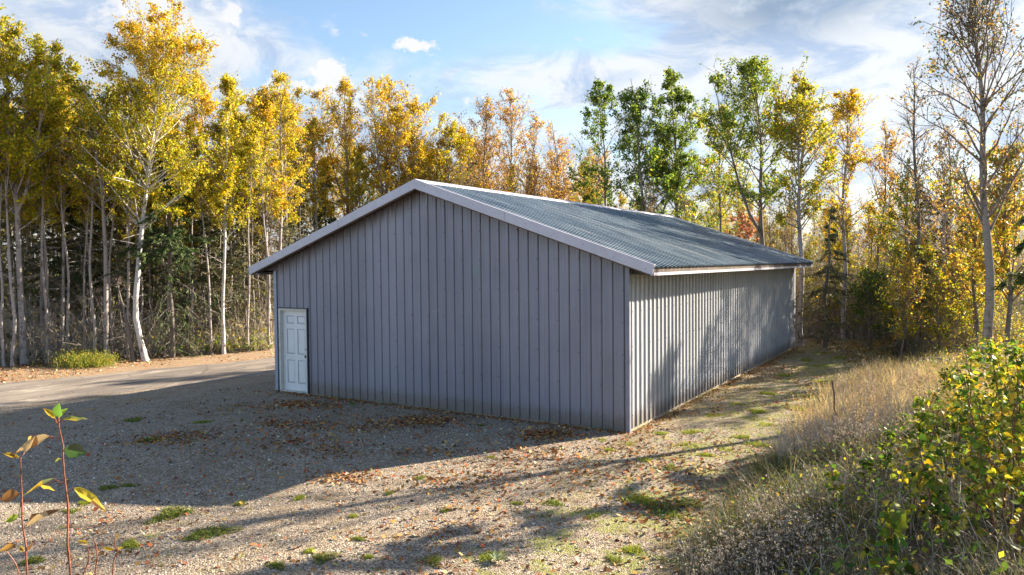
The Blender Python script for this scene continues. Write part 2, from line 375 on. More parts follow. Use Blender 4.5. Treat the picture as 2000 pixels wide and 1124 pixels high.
# ------------------------------------------------------------------ barn
BW, BL, OH, OF, HE, HR = 9.55, 15.47, .593, .289, 3.10, 4.962
XR = -BW/2; SL = (HR-HE)/(BW/2+OH)     # roof slope
def zroof(x): return HR-SL*abs(x-XR)
def sheetmat(name, base, stain=False, rough=.42, metal=.2, spec=.5):
    m, n, out = mat(name); P = n.new('ShaderNodeTexCoord').outputs['Object']; x, y, z = n.xyz(P)
    at_ = n.new('ShaderNodeAttribute', attribute_name='tint').outputs['Color']
    str_ = n.noise(n.mapv(P, (9, 9, .35)), 1.6, 4, .6); cl = n.noise(P, .8, 4, .6); fine = n.noise(n.mapv(P, (60, 60, 2)), 1, 3, .5)
    c = n.mix(1.0, base, at_, 'MULTIPLY')
    c = n.mix(n.m('MULTIPLY', n.step(str_, .4, .65), .34), c, tuple(v*1.35 for v in base))
    c = n.mix(n.m('MULTIPLY', n.step(cl, .35, .7), .24), c, tuple(v*.62 for v in base))
    c = n.mix(n.m('MULTIPLY', fine, .14), c, tuple(v*.6 for v in base))
    # chalky scuffs and hand-high scratches
    scf = n.m('MULTIPLY', n.step(n.noise(n.mapv(P, (2.2, 2.2, 3.2), (3, 3, 8)), 1.7, 7, .75, 1.2), .62, .70), .30)
    c = n.mix(scf, c, (.55, .55, .60))
    if stain:   # weather stain that runs down from the rake board
        zr = n.m('SUBTRACT', HR-.16, n.m('MULTIPLY', n.m('ABSOLUTE', n.m('SUBTRACT', x, XR)), SL))
        d = n.m('SUBTRACT', zr, z); drip = n.noise(n.mapv(P, (16, 1, .5)), 1.3, 4, .65)
        k = n.m('SUBTRACT', 1, n.step(d, n.m('MULTIPLY', drip, .10), n.m('ADD', .12, n.m('MULTIPLY', drip, .62))))
        left = n.m('SUBTRACT', 1, n.m('MULTIPLY', n.step(x, XR-.2, XR+1.0), .65))
        k = n.m('MULTIPLY', n.m('MULTIPLY', k, left), n.step(n.noise(n.mapv(P, (30, 1, .3)), 1, 3, .6), .32, .6))
        c = n.mix(n.m('MULTIPLY', k, .8), c, (.10, .075, .06))
        wl = n.m('MULTIPLY', n.m('MULTIPLY', n.step(n.noise(n.mapv(P, (26, 1, .25), (5, 0, 0)), 1, 2, .5), .64, .7), n.m('SUBTRACT', 1, n.step(d, .15, .5))), left)
        c = n.mix(n.m('MULTIPLY', wl, .5), c, (.62, .60, .60))
        gm = n.m('MULTIPLY', n.m('SUBTRACT', 1, n.step(n.vm('LENGTH', n.vm('SUBTRACT', n.mapv(P, (1, 0, .45)), (-3.42, 0, 1.36))), .03, .085)), .35)
        c = n.mix(gm, c, (.16, .33, .30))
    sp = n.m('MULTIPLY', n.m('SUBTRACT', 1, n.step(n.m('ADD', z, n.m('MULTIPLY', str_, -.45)), -.10, .20)), .7)
    c = n.mix(sp, c, (.16, .13, .105))   # soil splashed on the foot of the sheets
    pbsdf(n, out, c, n.m('ADD', rough, n.m('MULTIPLY', cl, .15)), metal, spec, n.m('ADD', cl, n.m('MULTIPLY', str_, .3)), .45, .02); return m
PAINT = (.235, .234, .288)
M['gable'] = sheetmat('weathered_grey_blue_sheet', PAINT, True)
M['side'] = sheetmat('sunlit_grey_sheet', (.365, .375, .40), False, .6, 0, .22)  # lighter copy of the wall paint, with sunlight put into its colour
M['dirt_or_shade'] = simple('shade_and_dirt_in_lap', (.035, .035, .04), .9, .3)  # near-black faces paint the lap-gap shadow, along with crease dirt
M['trim'] = simple('pale_lavender_trim', (.50, .48, .56), .4, .07, 6, .1)
M['cornertrim'] = simple('grey_blue_trim', (.29, .32, .43), .4, .08, 6, .1)
M['gabletrim'] = simple('weathered_corner_trim', (.22, .225, .28), .5, .15, 5)
M['wood'] = simple('weathered_brown_wood', (.13, .085, .055), .85, .35, 12)
M['dark'] = simple('dark_metal_edge', (.04, .04, .055), .5, .2)
M['doorwhite'] = simple('white_door_paint', (.76, .75, .78), .4, .04, 5)
M['doorgroove'] = simple('door_panel_groove_grey', (.36, .36, .41), .5, .04, 5)  # darker grey moulding faces round the door panels
M['framepaint'] = simple('chalky_frame_paint', (.56, .55, .50), .55, .12, 14)
M['nickel'] = simple('dark_tarnished_metal', (.10, .09, .08), .4, .1, 30, .6)

def profile(L, u0=0.0, rib=.2286, h=.021, lap=3):
    """(position, outward offset, is_dirt_or_shade) along a sheeted wall of length L"""
    pts = [(0.0, 0.0, 0)]; u = u0; k = 0
    while u < L-.08:
        if u > .045:
            pts += [(u-.034, 0, 0), (u-.0335, -.014, 1), (u-.0275, -.014, 1), (u-.026, 0, 1), (u-.014, h, 0), (u+.014, h, 0), (u+.026, 0, 0)]
        for mu in (.085, .145):
            if u+mu+.02 < L: pts += [(u+mu-.008, 0, 0), (u+mu-.004, .0035, 0), (u+mu+.004, .0035, 0), (u+mu+.008, 0, 0)]
        u += rib; k += 1
    pts.append((L, 0, 0)); return pts
def sheet_wall(q, pts, pos, zb, zt, rng, h=.2286*4, tilt=.075, bright=None):
    n_ = len(pts); V = np.zeros((n_, 2, 3))
    for i, (u, o, d) in enumerate(pts):
        V[i, 0] = pos(u, o, zb); V[i, 1] = pos(u, o, zt(u))
    i = np.arange(n_-1)*2
    tone = 1+rng.normal(0, tilt, 80)
    C = []; Mi = []
    for k in range(n_-1):
        t = tone[int(pts[k][0]/h)]*(1.13 if bright and bright[0] < pts[k][0] < bright[1] else 1); C.append((t, t*(1+.01*math.sin(k)), t*1.0)); Mi.append(1 if pts[k+1][2] and pts[k][2] or (pts[k+1][2] and pts[k+1][1] < 0) else 0)
    F = np.stack([i, i+2, i+3, i+1], -1); C = np.array(C); Mi = np.array(Mi)
    for mi in (0, 1):
        s_ = Mi == mi
        if s_.any(): q.add(V, F[s_], C[s_], mi)
def screws(q, pos, us, zs, zmax, r=.008):
    for u in us:
        for z in zs:
            if z < zmax(u)-.08:
                c = np.array(pos(u, .026, z)); q.add([c+(-r, -r, -r), c+(r, -r, -r), c+(r, r, -r), c+(-r, r, -r), c+(-r, -r, r), c+(r, -r, r), c+(r, r, r), c+(-r, r, r)],
                      [(3, 2, 1, 0), (4, 5, 6, 7), (0, 1, 5, 4), (1, 2, 6, 5), (2, 3, 7, 6), (3, 0, 4, 7)], (.5, .5, .5), 2)
barn = tag(empty('metal_barn', (0, 0, 0)), 'long grey-blue metal sided barn with low gable roof and one white side door', 'barn')
rg = np.random.default_rng(11)
M['screw'] = simple('screw_head', (.10, .09, .085), .5, .3, 3, .5)
WM = [M['gable'], M['dirt_or_shade'], M['screw']]; SM = [M['side'], M['dirt_or_shade'], M['screw']]
DX0, DX1, DZ = -9.40, -8.405, 2.10      # door frame outline
gz = lambda u: zroof(-u)-.05            # u runs from the right corner to the left
q = QB(); pr = profile(BW, .11)
def gp(u, o, z): return (-u, -o, z)
# the front sheet is cut round the door
left_part = [p for p in pr if p[0] <= -DX1-.0]+[(-DX1, 0, 0)]
over_part = [(-DX1, 0, 0)]+[p for p in pr if -DX1 < p[0] < -DX0]+[(-DX0, 0, 0)]
rest = [(-DX0, 0, 0)]+[p for p in pr if p[0] > -DX0]
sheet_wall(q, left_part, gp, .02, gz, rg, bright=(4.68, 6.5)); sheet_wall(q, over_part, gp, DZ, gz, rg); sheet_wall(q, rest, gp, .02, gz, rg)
screws(q, gp, np.arange(.11, BW, .2286*2), [.25, .85, 1.45, 2.05, 2.65, 3.25, 3.85, 4.4], lambda u: (gz(u) if not (8.35 < u < 9.45) else 0))
# the sheet runs on out under the left eave, closing the overhang
xl = -BW; q.add([(xl, 0, HE-.06), (xl-OH+.03, 0, HE-.06), (xl-OH+.03, 0, zroof(xl-OH)-.03), (xl, 0, zroof(xl)-.03)], [(0, 1, 2, 3)], (.95, .95, .95), 0)
# slumped sheet near the middle: loose lap strip standing a little proud
q.build('gable_wall', WM, barn)
q = QB(); sheet_wall(q, profile(BL, .12, h=.03), lambda u, o, z: (o, u, z), .05, lambda u: HE+.08, rg)
screws(q, lambda u, o, z: (o, u, z), np.arange(.12, BL, .2286*2), [.3, .95, 1.6, 2.25, 2.8], lambda u: 3.1); q.build('side_wall', SM, barn)
q = QB(); sheet_wall(q, profile(BL, .12), lambda u, o, z: (-BW-o, BL-u, z), -.02, lambda u: HE+.08, rg); q.build('side_wall', SM, barn)
q = QB(); sheet_wall(q, profile(BW, .11), lambda u, o, z: (-BW+u, BL+o, z), .02, lambda u: zroof(-BW+u)-.05, rg); q.build('gable_wall', WM, barn)
# corner trims
for (cx_, cy_, sx, sy, mt) in ((0, 0, 1, -1, 'gabletrim'), (-BW, 0, -1, -1, 'cornertrim'), (0, BL, 1, 1, 'trim'), (-BW, BL, -1, 1, 'trim')):
    q = QB(); zt = HE-.03 if sx > 0 else HE-.07; t = .028; w = .075 if mt in ('cornertrim', 'gabletrim') else .10
    if (sx, sy) == (1, -1): w = .045
    xs = sorted((cx_+sx*t, cx_-sx*w)); ys_ = sorted((cy_+sy*t, cy_+sy*(t-.004)))
    q.box((xs[0], ys_[0], -.01), (xs[1], ys_[1], zt)); xs = sorted((cx_+sx*t, cx_+sx*(t-.004))); ys_ = sorted((cy_+sy*(t-.004), cy_-sy*w))
    q.box((xs[0], ys_[0], -.01), (xs[1], ys_[1], zt)); q.build('corner_trim', M[mt], barn)
# treated grade board showing under the sheets
q = QB(); q.box((-8.38, .004, -.08), (0, .03, .05)); q.box((-.03, .03, -.08), (-.002, BL, .09)); q.build('grade_board', simple('pale_grade_board', (.36, .30, .21), .8, .25, 9), barn)

# roof sheets
m, n, out = mat('dark_blue_green_roof_sheet'); P = n.new('ShaderNodeTexCoord').outputs['Object']; x, y, z = n.xyz(P)
wear = n.noise(n.mapv(P, (.5, 1.6, 1)), 1.0, 5, .6); rust = n.noise(n.mapv(P, (.6, 12, 1)), 1.2, 4, .6)
c = n.mix(n.step(wear, .3, .7), (.13, .18, .23), (.27, .33, .37)); c = n.mix(n.m('MULTIPLY', n.step(rust, .56, .72), .5), c, (.17, .19, .19))
sk = n.m('MULTIPLY', n.step(n.noise(n.mapv(P, (.12, 5, 1)), 1.3, 4, .65), .35, .65), .65)
c = n.mix(sk, c, (.055, .085, .13)); sk2 = n.m('MULTIPLY', n.step(n.noise(n.mapv(P, (.2, 9, 1), (0, 7, 0)), 1.0, 3, .6), .55, .68), .55)
c = n.mix(sk2, c, (.42, .45, .48))
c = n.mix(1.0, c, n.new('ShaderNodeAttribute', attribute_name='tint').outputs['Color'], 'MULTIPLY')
pbsdf(n, out, c, n.m('ADD', .24, n.m('MULTIPLY', wear, .16)), .35, .6, n.noise(n.mapv(P, (1, 3, 1)), 1.5, 3, .5), .25, .02); M['roof'] = m
TH = math.atan(SL); nrmz = math.cos(TH); nrmx = math.sin(TH)
for sgn in (1, -1):
    q = QB(); pts = [(-OF, 0)]; u = -OF+.12
    while u < BL+OF-.05:
        pts += [(u-.050, 0), (u-.040, 0), (u-.024, .018), (u+.024, .018), (u+.040, 0), (u+.050, 0)]
        for mu in ():
            if u+mu+.03 < BL+OF: pts += [(u+mu-.008, 0), (u+mu-.003, .004), (u+mu+.003, .004), (u+mu+.008, 0)]
        u += .2286
    pts.append((BL+OF, 0)); ns = 9; V = np.zeros((len(pts), ns, 3))
    for i, (yy, o) in enumerate(pts):
        for j in range(ns):
            f_ = j/(ns-1)*(BW/2+OH+.035); V[i, j] = (XR+sgn*(f_+o*nrmx), yy, HR-SL*f_+o*nrmz)
    ii = np.arange(len(pts)-1)[:, None]*ns+np.arange(ns-1)[None]
    F = np.stack([ii, ii+1, ii+ns+1, ii+ns], -1).reshape(-1, 4)
    if sgn > 0: F = F[:, ::-1]
    CT = []  # pale rib tops and dark sides paint the sheen contrast into the colour
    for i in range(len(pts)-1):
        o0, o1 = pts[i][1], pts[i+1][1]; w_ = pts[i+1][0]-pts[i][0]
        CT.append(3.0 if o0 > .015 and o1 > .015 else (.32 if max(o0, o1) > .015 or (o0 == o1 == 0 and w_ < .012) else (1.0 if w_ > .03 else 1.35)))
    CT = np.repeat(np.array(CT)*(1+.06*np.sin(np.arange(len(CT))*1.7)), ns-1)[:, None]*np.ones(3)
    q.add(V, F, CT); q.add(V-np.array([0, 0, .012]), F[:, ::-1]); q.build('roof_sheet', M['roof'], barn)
# ridge cap
q = QB()
for sgn in (1, -1):
    w = .16; p = [(XR, -OF-.02, HR+.045), (XR+sgn*w, -OF-.02, HR+.045-SL*w-.012), (XR+sgn*w, BL+OF+.02, HR+.045-SL*w-.012), (XR, BL+OF+.02, HR+.045)]
    F = (0, 1, 2, 3) if sgn > 0 else (3, 2, 1, 0); q.add(p, [F]); q.add([(a_, b_, c_-.015) for a_, b_, c_ in p], [F[::-1]])
    q.add([p[1], p[2], (p[2][0], p[2][1], p[2][2]-.02), (p[1][0], p[1][1], p[1][2]-.02)], [(0, 1, 2, 3)])
q.build('ridge_cap', M['trim'], barn)
# rake boards
FD = .185
for yy, s2 in ((-OF-.022, -1), (BL+OF+.022, 1)):
    for sgn in (1, -1):
        q = QB(); x0 = XR; x1 = XR+sgn*(BW/2+OH+.03); y0, y1 = sorted((yy, yy-s2*.02)); yt0, yt1 = sorted((yy, yy-s2*.07))
        zt0, zt1 = HR+.04, zroof(x1)+.04; cut = .045*sgn
        def prism(a0, a1, top0, top1, ya, yb, bot0, bot1, cutb=0):
            Vv = [(a0, ya, bot0), (a1-cutb, ya, bot1), (a1, ya, top1), (a0, ya, top0), (a0, yb, bot0), (a1-cutb, yb, bot1), (a1, yb, top1), (a0, yb, top0)]
            q.add(Vv, [(0, 1, 2, 3), (7, 6, 5, 4), (0, 4, 5, 1), (1, 5, 6, 2), (2, 6, 7, 3), (3, 7, 4, 0)])
        prism(x0, x1, zt0, zt1, y0, y1, zt0-FD-.02, zt1-FD, cut)
        ys1 = (y1, yt1) if s2 < 0 else (yt0, y0)
        prism(x0, x1, zt0, zt1, ys1[0], ys1[1], zt0-.012, zt1-.012)
        rb = q.build('rake_board', M['trim'], barn)
        if s2 < 0:
            q = QB()
            for f_ in np.linspace(.05, .97, 9):
                xx = x0+(x1-x0)*f_; zz = zt0+(zt1-zt0)*f_-.10+.03*((int(f_*50)) % 3-1); q.box((xx-.007, y0-.004, zz-.007), (xx+.007, y0, zz+.007))
            q.build('screw_row', M['screw'], rb); q = QB(); xx = x0+(x1-x0)*.42; zz = zt0+(zt1-zt0)*.42
            q.add([(xx, y0-.001, zz-FD), (xx+.006, y0-.001, zz-FD), (xx+.006, y0-.001, zz-.005), (xx, y0-.001, zz-.005)], [(0, 1, 2, 3)])
            q.build('joint', M['screw'], rb)
# wooden fly rafters under the rake and boards under the eaves
q = QB()
for sgn in (1, -1):
    x1 = XR+sgn*(BW/2+OH-.06)
    for (ya, yb, dz) in ((-OF+.004, -OF+.04, .17), (-.045, -.004-.022, .12)):
        V = [(XR, ya, HR-.02-dz), (x1, ya, zroof(x1)-.02-dz), (x1, ya, zroof(x1)-.02), (XR, ya, HR-.02)]
        V += [(a_, yb, c_) for a_, b_, c_ in V]
        q = QB(); q.add(V, [(0, 1, 2, 3), (7, 6, 5, 4), (0, 4, 5, 1), (1, 5, 6, 2), (2, 6, 7, 3), (3, 7, 4, 0)]); q.build('rafter', M['wood'], barn)
    for yy in np.arange(1.0, BL+.3, 1.2):
        xi = XR+sgn*(BW/2+.04); V = [(xi, yy, zroof(xi)-.17), (x1, yy, zroof(x1)-.17), (x1, yy, zroof(x1)-.025), (xi, yy, zroof(xi)-.025)]
        V += [(a_, yy+.04, c_) for a_, b_, c_ in V]
        q = QB(); q.add(V, [(0, 1, 2, 3), (7, 6, 5, 4), (0, 4, 5, 1), (1, 5, 6, 2), (2, 6, 7, 3), (3, 7, 4, 0)]); q.build('rafter', M['wood'], barn); q.build('rafter', M['wood'], barn)
for sgn in (1, -1):
    xe = XR+sgn*(BW/2+OH)
    q = QB(); ze = zroof(xe); xa, xb = sorted((xe-sgn*.002, xe-sgn*.03)); q.box((xa, -OF, ze-.11), (xb, BL+OF, ze-.022))
    q.build('eave_board', simple('weathered_brown_metal', (.13, .105, .09), .9, .4, 5, 0, .08), barn)
    q = QB(); xa, xb = sorted((xe+sgn*.012, xe-sgn*.05)); q.box((xa, -OF+.01, ze-.165), (xb, BL+OF-.01, ze-.112)); q.build('eave_trim', M['trim'], barn)
    q = QB(); xa, xb = sorted((XR+sgn*(BW/2+.03), xe-sgn*.052)); q.box((xa, -.0, ze-.15), (xb, BL, ze-.138)); q.build('soffit', simple('dark_soffit', (.09, .075, .065), .7, .3, 8), barn)
# faint dent/slump: one loose sheet edge on the gable
# door
fr = empty('door_frame'); fr.parent = barn
q = QB(); jw = .055; x0, x1, z1 = DX0, DX1, DZ
q.box((x0, -.045, .0), (x0+jw, .11, z1)); q.box((x1-jw*.62, -.045, .0), (x1, .11, z1)); q.box((x0+jw, -.045, z1-jw), (x1-jw*.62, .11, z1)); q.box((x0+jw, -.04, -.01), (x1-jw*.62, .11, .045))
fo = q.build('jamb', M['framepaint'], fr, bevel=.003)
q = QB(); q.box((x0-.02, -.06, z1+.001), (x1+.035, -.0, z1+.022)); q.box((x1+.001, -.052, .02), (x1+.024, -.0, z1)); q.build('drip_edge', M['dark'], fr)
dr = empty('door', (0, 0, 0)); dr.parent = barn
q = QB(); a0, a1, b0, b1, yf = x0+jw, x1-jw*.62, .047, z1-jw-.002, .055
W_ = a1-a0; H_ = b1-b0
cols = [(a0+W_*.145, a0+W_*.44), (a0+W_*.56, a0+W_*.855)]; rows = [(b0+H_*.09, b0+H_*.38), (b0+H_*.455, b0+H_*.77), (b0+H_*.835, b0+H_*.935)]
xsn = sorted([a0, a1]+[v for c_ in cols for v in c_]); zsn = sorted([b0, b1]+[v for c_ in rows for v in c_])
for i in range(len(xsn)-1):
    for j in range(len(zsn)-1):
        A, B, Cc, Dd = xsn[i], xsn[i+1], zsn[j], zsn[j+1]
        if i in (1, 3) and j in (1, 3, 5):
            prev = [(A, Cc, yf), (B, Cc, yf), (B, Dd, yf), (A, Dd, yf)]
            for k, (g, dd) in enumerate(((.008, .012), (.018, .012), (.042, .002), (None, None))):
                if g is None: q.add([(p[0], p[2], p[1]) for p in prev], [(0, 1, 2, 3)]); break
                cur = [(A+g, Cc+g, yf+dd), (B-g, Cc+g, yf+dd), (B-g, Dd-g, yf+dd), (A+g, Dd-g, yf+dd)]
                for e in range(4):
                    f2 = (e+1) % 4; pts_ = [prev[e], prev[f2], cur[f2], cur[e]]; q.add([(p[0], p[2], p[1]) for p in pts_], [(0, 1, 2, 3)], None, 1 if k < 2 else 0)
                prev = cur
        else: q.add([(A, yf, Cc), (B, yf, Cc), (B, yf, Dd), (A, yf, Dd)], [(0, 1, 2, 3)])
q.box((a0, yf+.02, b0), (a1, yf+.045, b1))
q.build('panel', [M['doorwhite'], M['doorgroove']], dr)
def knob(name, xx, zz, r, ln):
    q = QB(); k = 16; rs = [r*1.5, r*1.5, r*.6, r*.6, r*1.05, r*1.15, r*.8, .001]; ds = [0, -.008, -.010, -ln*.5, -ln*.62, -ln*.8, -ln, -ln]
    V = [(xx+rr*math.cos(t*2*math.pi/k), yf+d_, zz+rr*math.sin(t*2*math.pi/k)) for rr, d_ in zip(rs, ds) for t in range(k)]
    F = [(i*k+t, i*k+(t+1) % k, (i+1)*k+(t+1) % k, (i+1)*k+t) for i in range(len(rs)-1) for t in range(k)]
    q.add(V, F, smooth=True); q.build(name, M['nickel'], dr)
knob('door_knob', a1-.07, .92, .034, .07); knob('deadbolt', a1-.07, 1.09, .028, .03)
# ------------------------------------------------------------------ trees
YEL = [(.54, .45, .02), (.60, .50, .035), (.38, .38, .025), (.22, .28, .025), (.58, .36, .02)]
GOLD = [(.66, .47, .03), (.68, .40, .025), (.60, .50, .05), (.56, .32, .02), (.42, .40, .03)]
YGR = [(.33, .37, .03), (.22, .30, .03), (.50, .42, .03), (.60, .42, .03), (.14, .22, .025)]
GRN = [(.13, .23, .03), (.09, .17, .025), (.20, .29, .035), (.32, .34, .04), (.06, .12, .02)]
ORG = [(.62, .36, .06), (.66, .42, .09), (.60, .28, .04), (.58, .46, .10), (.42, .24, .06)]
RED = [(.38, .10, .05), (.45, .16, .06), (.30, .06, .03), (.45, .26, .10)]
BRN = [(.34, .22, .08), (.42, .26, .07), (.28, .16, .06), (.50, .33, .05)]
DGR = [(.07, .11, .035), (.10, .14, .05), (.14, .16, .07), (.05, .08, .03)]
MOS = [(.20, .18, .10), (.26, .23, .14), (.15, .135, .085), (.15, .17, .06)]

def interp_poly(P, t):
    """P (k,3) evenly parametrised; t array -> points, tangents"""
    k = len(P)-1; f = np.clip(t*k, 0, k-1e-6); i = f.astype(int); w = (f-i)[:, None]
    return P[i]*(1-w)+P[i+1]*w, nrm(P[i+1]-P[i])
def trunk_path(rng, H, path=None, wob_=.25, k=15):
    t = np.linspace(0, 1, k)
    if path is not None:
        pth = np.array(path, float); tt = pth[:, 2]/H
        x = np.interp(t, tt, pth[:, 0]); y = np.interp(t, tt, pth[:, 1])
        x = x+np.convolve(np.pad(rng.normal(0, wob_*.12, k), 1), [.3, .4, .3], 'valid')*(t > 0)
    else:
        ph = rng.uniform(0, 6.28, 4); a = rng.normal(0, wob_, 2)
        x = a[0]*t**1.6+wob_*.35*np.sin(t*5+ph[0])*t+.05*np.sin(t*13+ph[1]); y = a[1]*t**1.6+wob_*.35*np.sin(t*4.5+ph[2])*t
        x -= x[0]; y -= y[0]
    return np.stack([x, y, t*H], 1)
def decid(rng, H, r0, cb, spread, nb, nleaf, cols, w=None, bark='birch', leafsz=.1, path=None, up=50, prof=None, fork=0, clump=.55, wob_=.25, tw=7, dead=5, name='tree', sub=None, skew=None, darkbr=False):
    """returns trunk object data and crown object data"""
    q = QB(); TP = trunk_path(rng, H, path, wob_); k = len(TP); t = np.linspace(0, 1, k)
    R = r0*(1-t)**.75*.92+.008; R[0] *= 1.25
    tubes(q, TP, R, 9)
    stems = [(TP, R)]
    for i in range(fork):
        t0 = rng.uniform(cb*.75, cb*1.15+.05); p0, d0 = interp_poly(TP, np.array([t0])); L = H*(1-t0)*rng.uniform(.75, .98)
        a = rng.uniform(0, 6.28); d = np.array([math.cos(a), math.sin(a), 0]); s_ = np.linspace(0, 1, 9)[:, None]
        FP = p0+d*L*.30*(s_**.7)+np.array([0, 0, 1])*L*s_+rng.normal(0, .04, (9, 3))*s_
        FR = r0*(1-t0)**.75*.7*(1-s_[:, 0])**.8+.008; tubes(q, FP, FR, 7); stems.append((FP, FR))
    BP = []; BR = []; hue = []
    for si, (SP, SR) in enumerate(stems):
        n_ = nb if si == 0 else nb//2
        lo = cb if si == 0 else .15
        tb = np.sort(lo+(1-lo)*rng.uniform(0, 1, n_)**.9*.985); p0, d0 = interp_poly(SP, tb)
        u = (tb-lo)/(1-lo); pr = np.interp(u, [0, .2, .5, .8, 1], prof or [.55, 1, .9, .55, .12])
        az_ = np.arange(n_)*2.4+rng.uniform(0, 1, n_)*1.3; L = spread*pr*rng.uniform(.55, 1.15, n_)*(1 if si == 0 else .75)
        e = np.radians(up+rng.normal(0, 11, n_)+12*u)
        if skew is not None: az_ = np.where(rng.random(n_) < .35, skew+rng.normal(0, .6, n_), az_)
        d = np.stack([np.cos(az_)*np.cos(e), np.sin(az_)*np.cos(e), np.sin(e)], 1); s_ = np.linspace(0, 1, 7)[None, :, None]
        curve = rng.normal(0, .12, (n_, 1, 3))*s_**2+np.array([0, 0, 1.])*rng.normal(.10, .12, (n_, 1, 1))*s_**2
        jit = rng.normal(0, .022, (n_, 7, 3)).cumsum(1)*s_
        B = p0[:, None]+L[:, None, None]*(d[:, None]*s_+curve+jit)
        rr = np.interp(tb, np.linspace(0, 1, len(SR)), SR)*.42
        BP.append(B); BR.append(np.minimum(rr, .010+.012*L)[:, None]*(1-.85*s_[..., 0])+.003)
    BP = np.concatenate(BP); BR = np.concatenate(BR); tubes(q, BP, BR, 5, None, 1 if bark == 'grey' or darkbr else 0)
    nB = len(BP); hb = rng.uniform(0, 1, nB)
    # twigs
    T = nB*tw; bi = np.repeat(np.arange(nB), tw); tt = rng.uniform(.22, 1, T); f = tt*5.999; i = f.astype(int); w_ = (f-i)[:, None]
    p = BP[bi, i]*(1-w_)+BP[bi, np.minimum(i+1, 6)]*w_; d = nrm(BP[bi, np.minimum(i+1, 6)]-BP[bi, i]+1e-9)
    Lb = np.linalg.norm(BP[:, -1]-BP[:, 0], axis=1)[bi]
    td = nrm(d*.8+rand_dirs(T, rng)*.75+np.array([0, 0, .25])); L = (Lb*rng.uniform(.22, .5, T)*(1.15-tt*.6)+.12)[:, None, None]; s4 = np.linspace(0, 1, 4)[None, :, None]
    TW = p[:, None]+L*(td[:, None]*s4+rng.normal(0, .10, (T, 1, 3))*s4**2)
    tubes(q, TW, np.full((T, 4), .0065)*(1-.6*s4[..., 0])+.0015, 3, None, 1)
    t2 = 3; T2 = T*t2; ti = np.repeat(np.arange(T), t2); tt2 = rng.uniform(.3, 1, T2)[:, None]
    p2 = TW[ti, 0]*(1-tt2)+TW[ti, 3]*tt2; d2 = nrm(td[ti]*.7+rand_dirs(T2, rng)*.8); L2 = (L[ti, 0, 0]*rng.uniform(.25, .6, T2))[:, None, None]; s3 = np.linspace(0, 1, 3)[None, :, None]
    T3 = p2[:, None]+L2*d2[:, None]*s3; tubes(q, T3, np.full((T2, 3), .004)*(1-.5*s3[..., 0]), 3, None, 1)
    # dead stubs under the crown
    if dead:
        td_ = rng.uniform(.12, cb, dead); p0, _ = interp_poly(TP, td_); a_ = rng.uniform(0, 6.28, dead); Ld = rng.uniform(.2, 1.1, dead)[:, None, None]; s5 = np.linspace(0, 1, 5)[None, :, None]
        dd = np.stack([np.cos(a_), np.sin(a_), rng.uniform(-.3, .7, dead)], 1)
        tubes(q, p0[:, None]+Ld*(dd[:, None]*s5+rng.normal(0, .15, (dead, 1, 3))*s5**2), .010*(1-.8*s5[..., 0])+np.zeros((dead, 1)), 4)
    wob_mesh = q
    # leaves round the twigs, some twigs full and some bare
    c = QB()
    if nleaf:
        wt = rng.gamma(clump*1.6, 1, T)*(L[:, 0, 0]+.1); wt *= .6+.8*hb[bi]; wt /= wt.sum(); ch = rng.choice(T, nleaf, p=wt)
        s1 = rng.uniform(.15, 1.12, nleaf)[:, None]; sel = rng.random(nleaf) < .6
        c1 = TW[ch, 0]*(1-s1)+TW[ch, 3]*s1
        sub_ = T3.reshape(T, t2, 3, 3)[ch, rng.integers(0, t2, nleaf)]; c2 = sub_[:, 0]*(1-s1)+sub_[:, 2]*s1
        cc = np.where(sel[:, None], c2, c1)+rng.normal(0, .055, (nleaf, 3))
        base = pal(rng, nleaf, cols, w)
        hgt = (cc[:, 2:3]/H); twh = rng.uniform(.75, 1.2, (T, 1))[ch]
        if sub is not None:   # second palette takes over part of the crown
            s_cols, where = sub; other = pal(rng, nleaf, s_cols); pm = where(cc/H, rng.uniform(-.12, .12, nleaf)); base = np.where(pm[:, None], other, base)
        leaves(c, cc, leafsz*rng.uniform(.55, 1.25, nleaf), rng, base*twh)
    return q, (c if nleaf else None), bark
def plant(name, parts, loc, rz=0, sc=1, label=None, cat='tree', group=None, leafmat_='leaf'):
    q, c, bark = parts
    t = empty(name, loc, rz, sc); q.build('trunk', [M[bark], M['finetwig']], t)
    if c is not None: c.build('crown', M[leafmat_], t)
    return tag(t, label, cat, group)
def dup(root, loc, rz, sc, label=None, group=None):
    r = root.copy(); COL.objects.link(r); r.location = loc; r.rotation_euler = (0, 0, rz); r.scale = sc if hasattr(sc, '__len__') else (sc, sc, sc)
    if label: r['label'] = label
    if group: r['group'] = group
    for ch in list(root.children):
        d = ch.copy(); COL.objects.link(d); d.parent = r
    return r
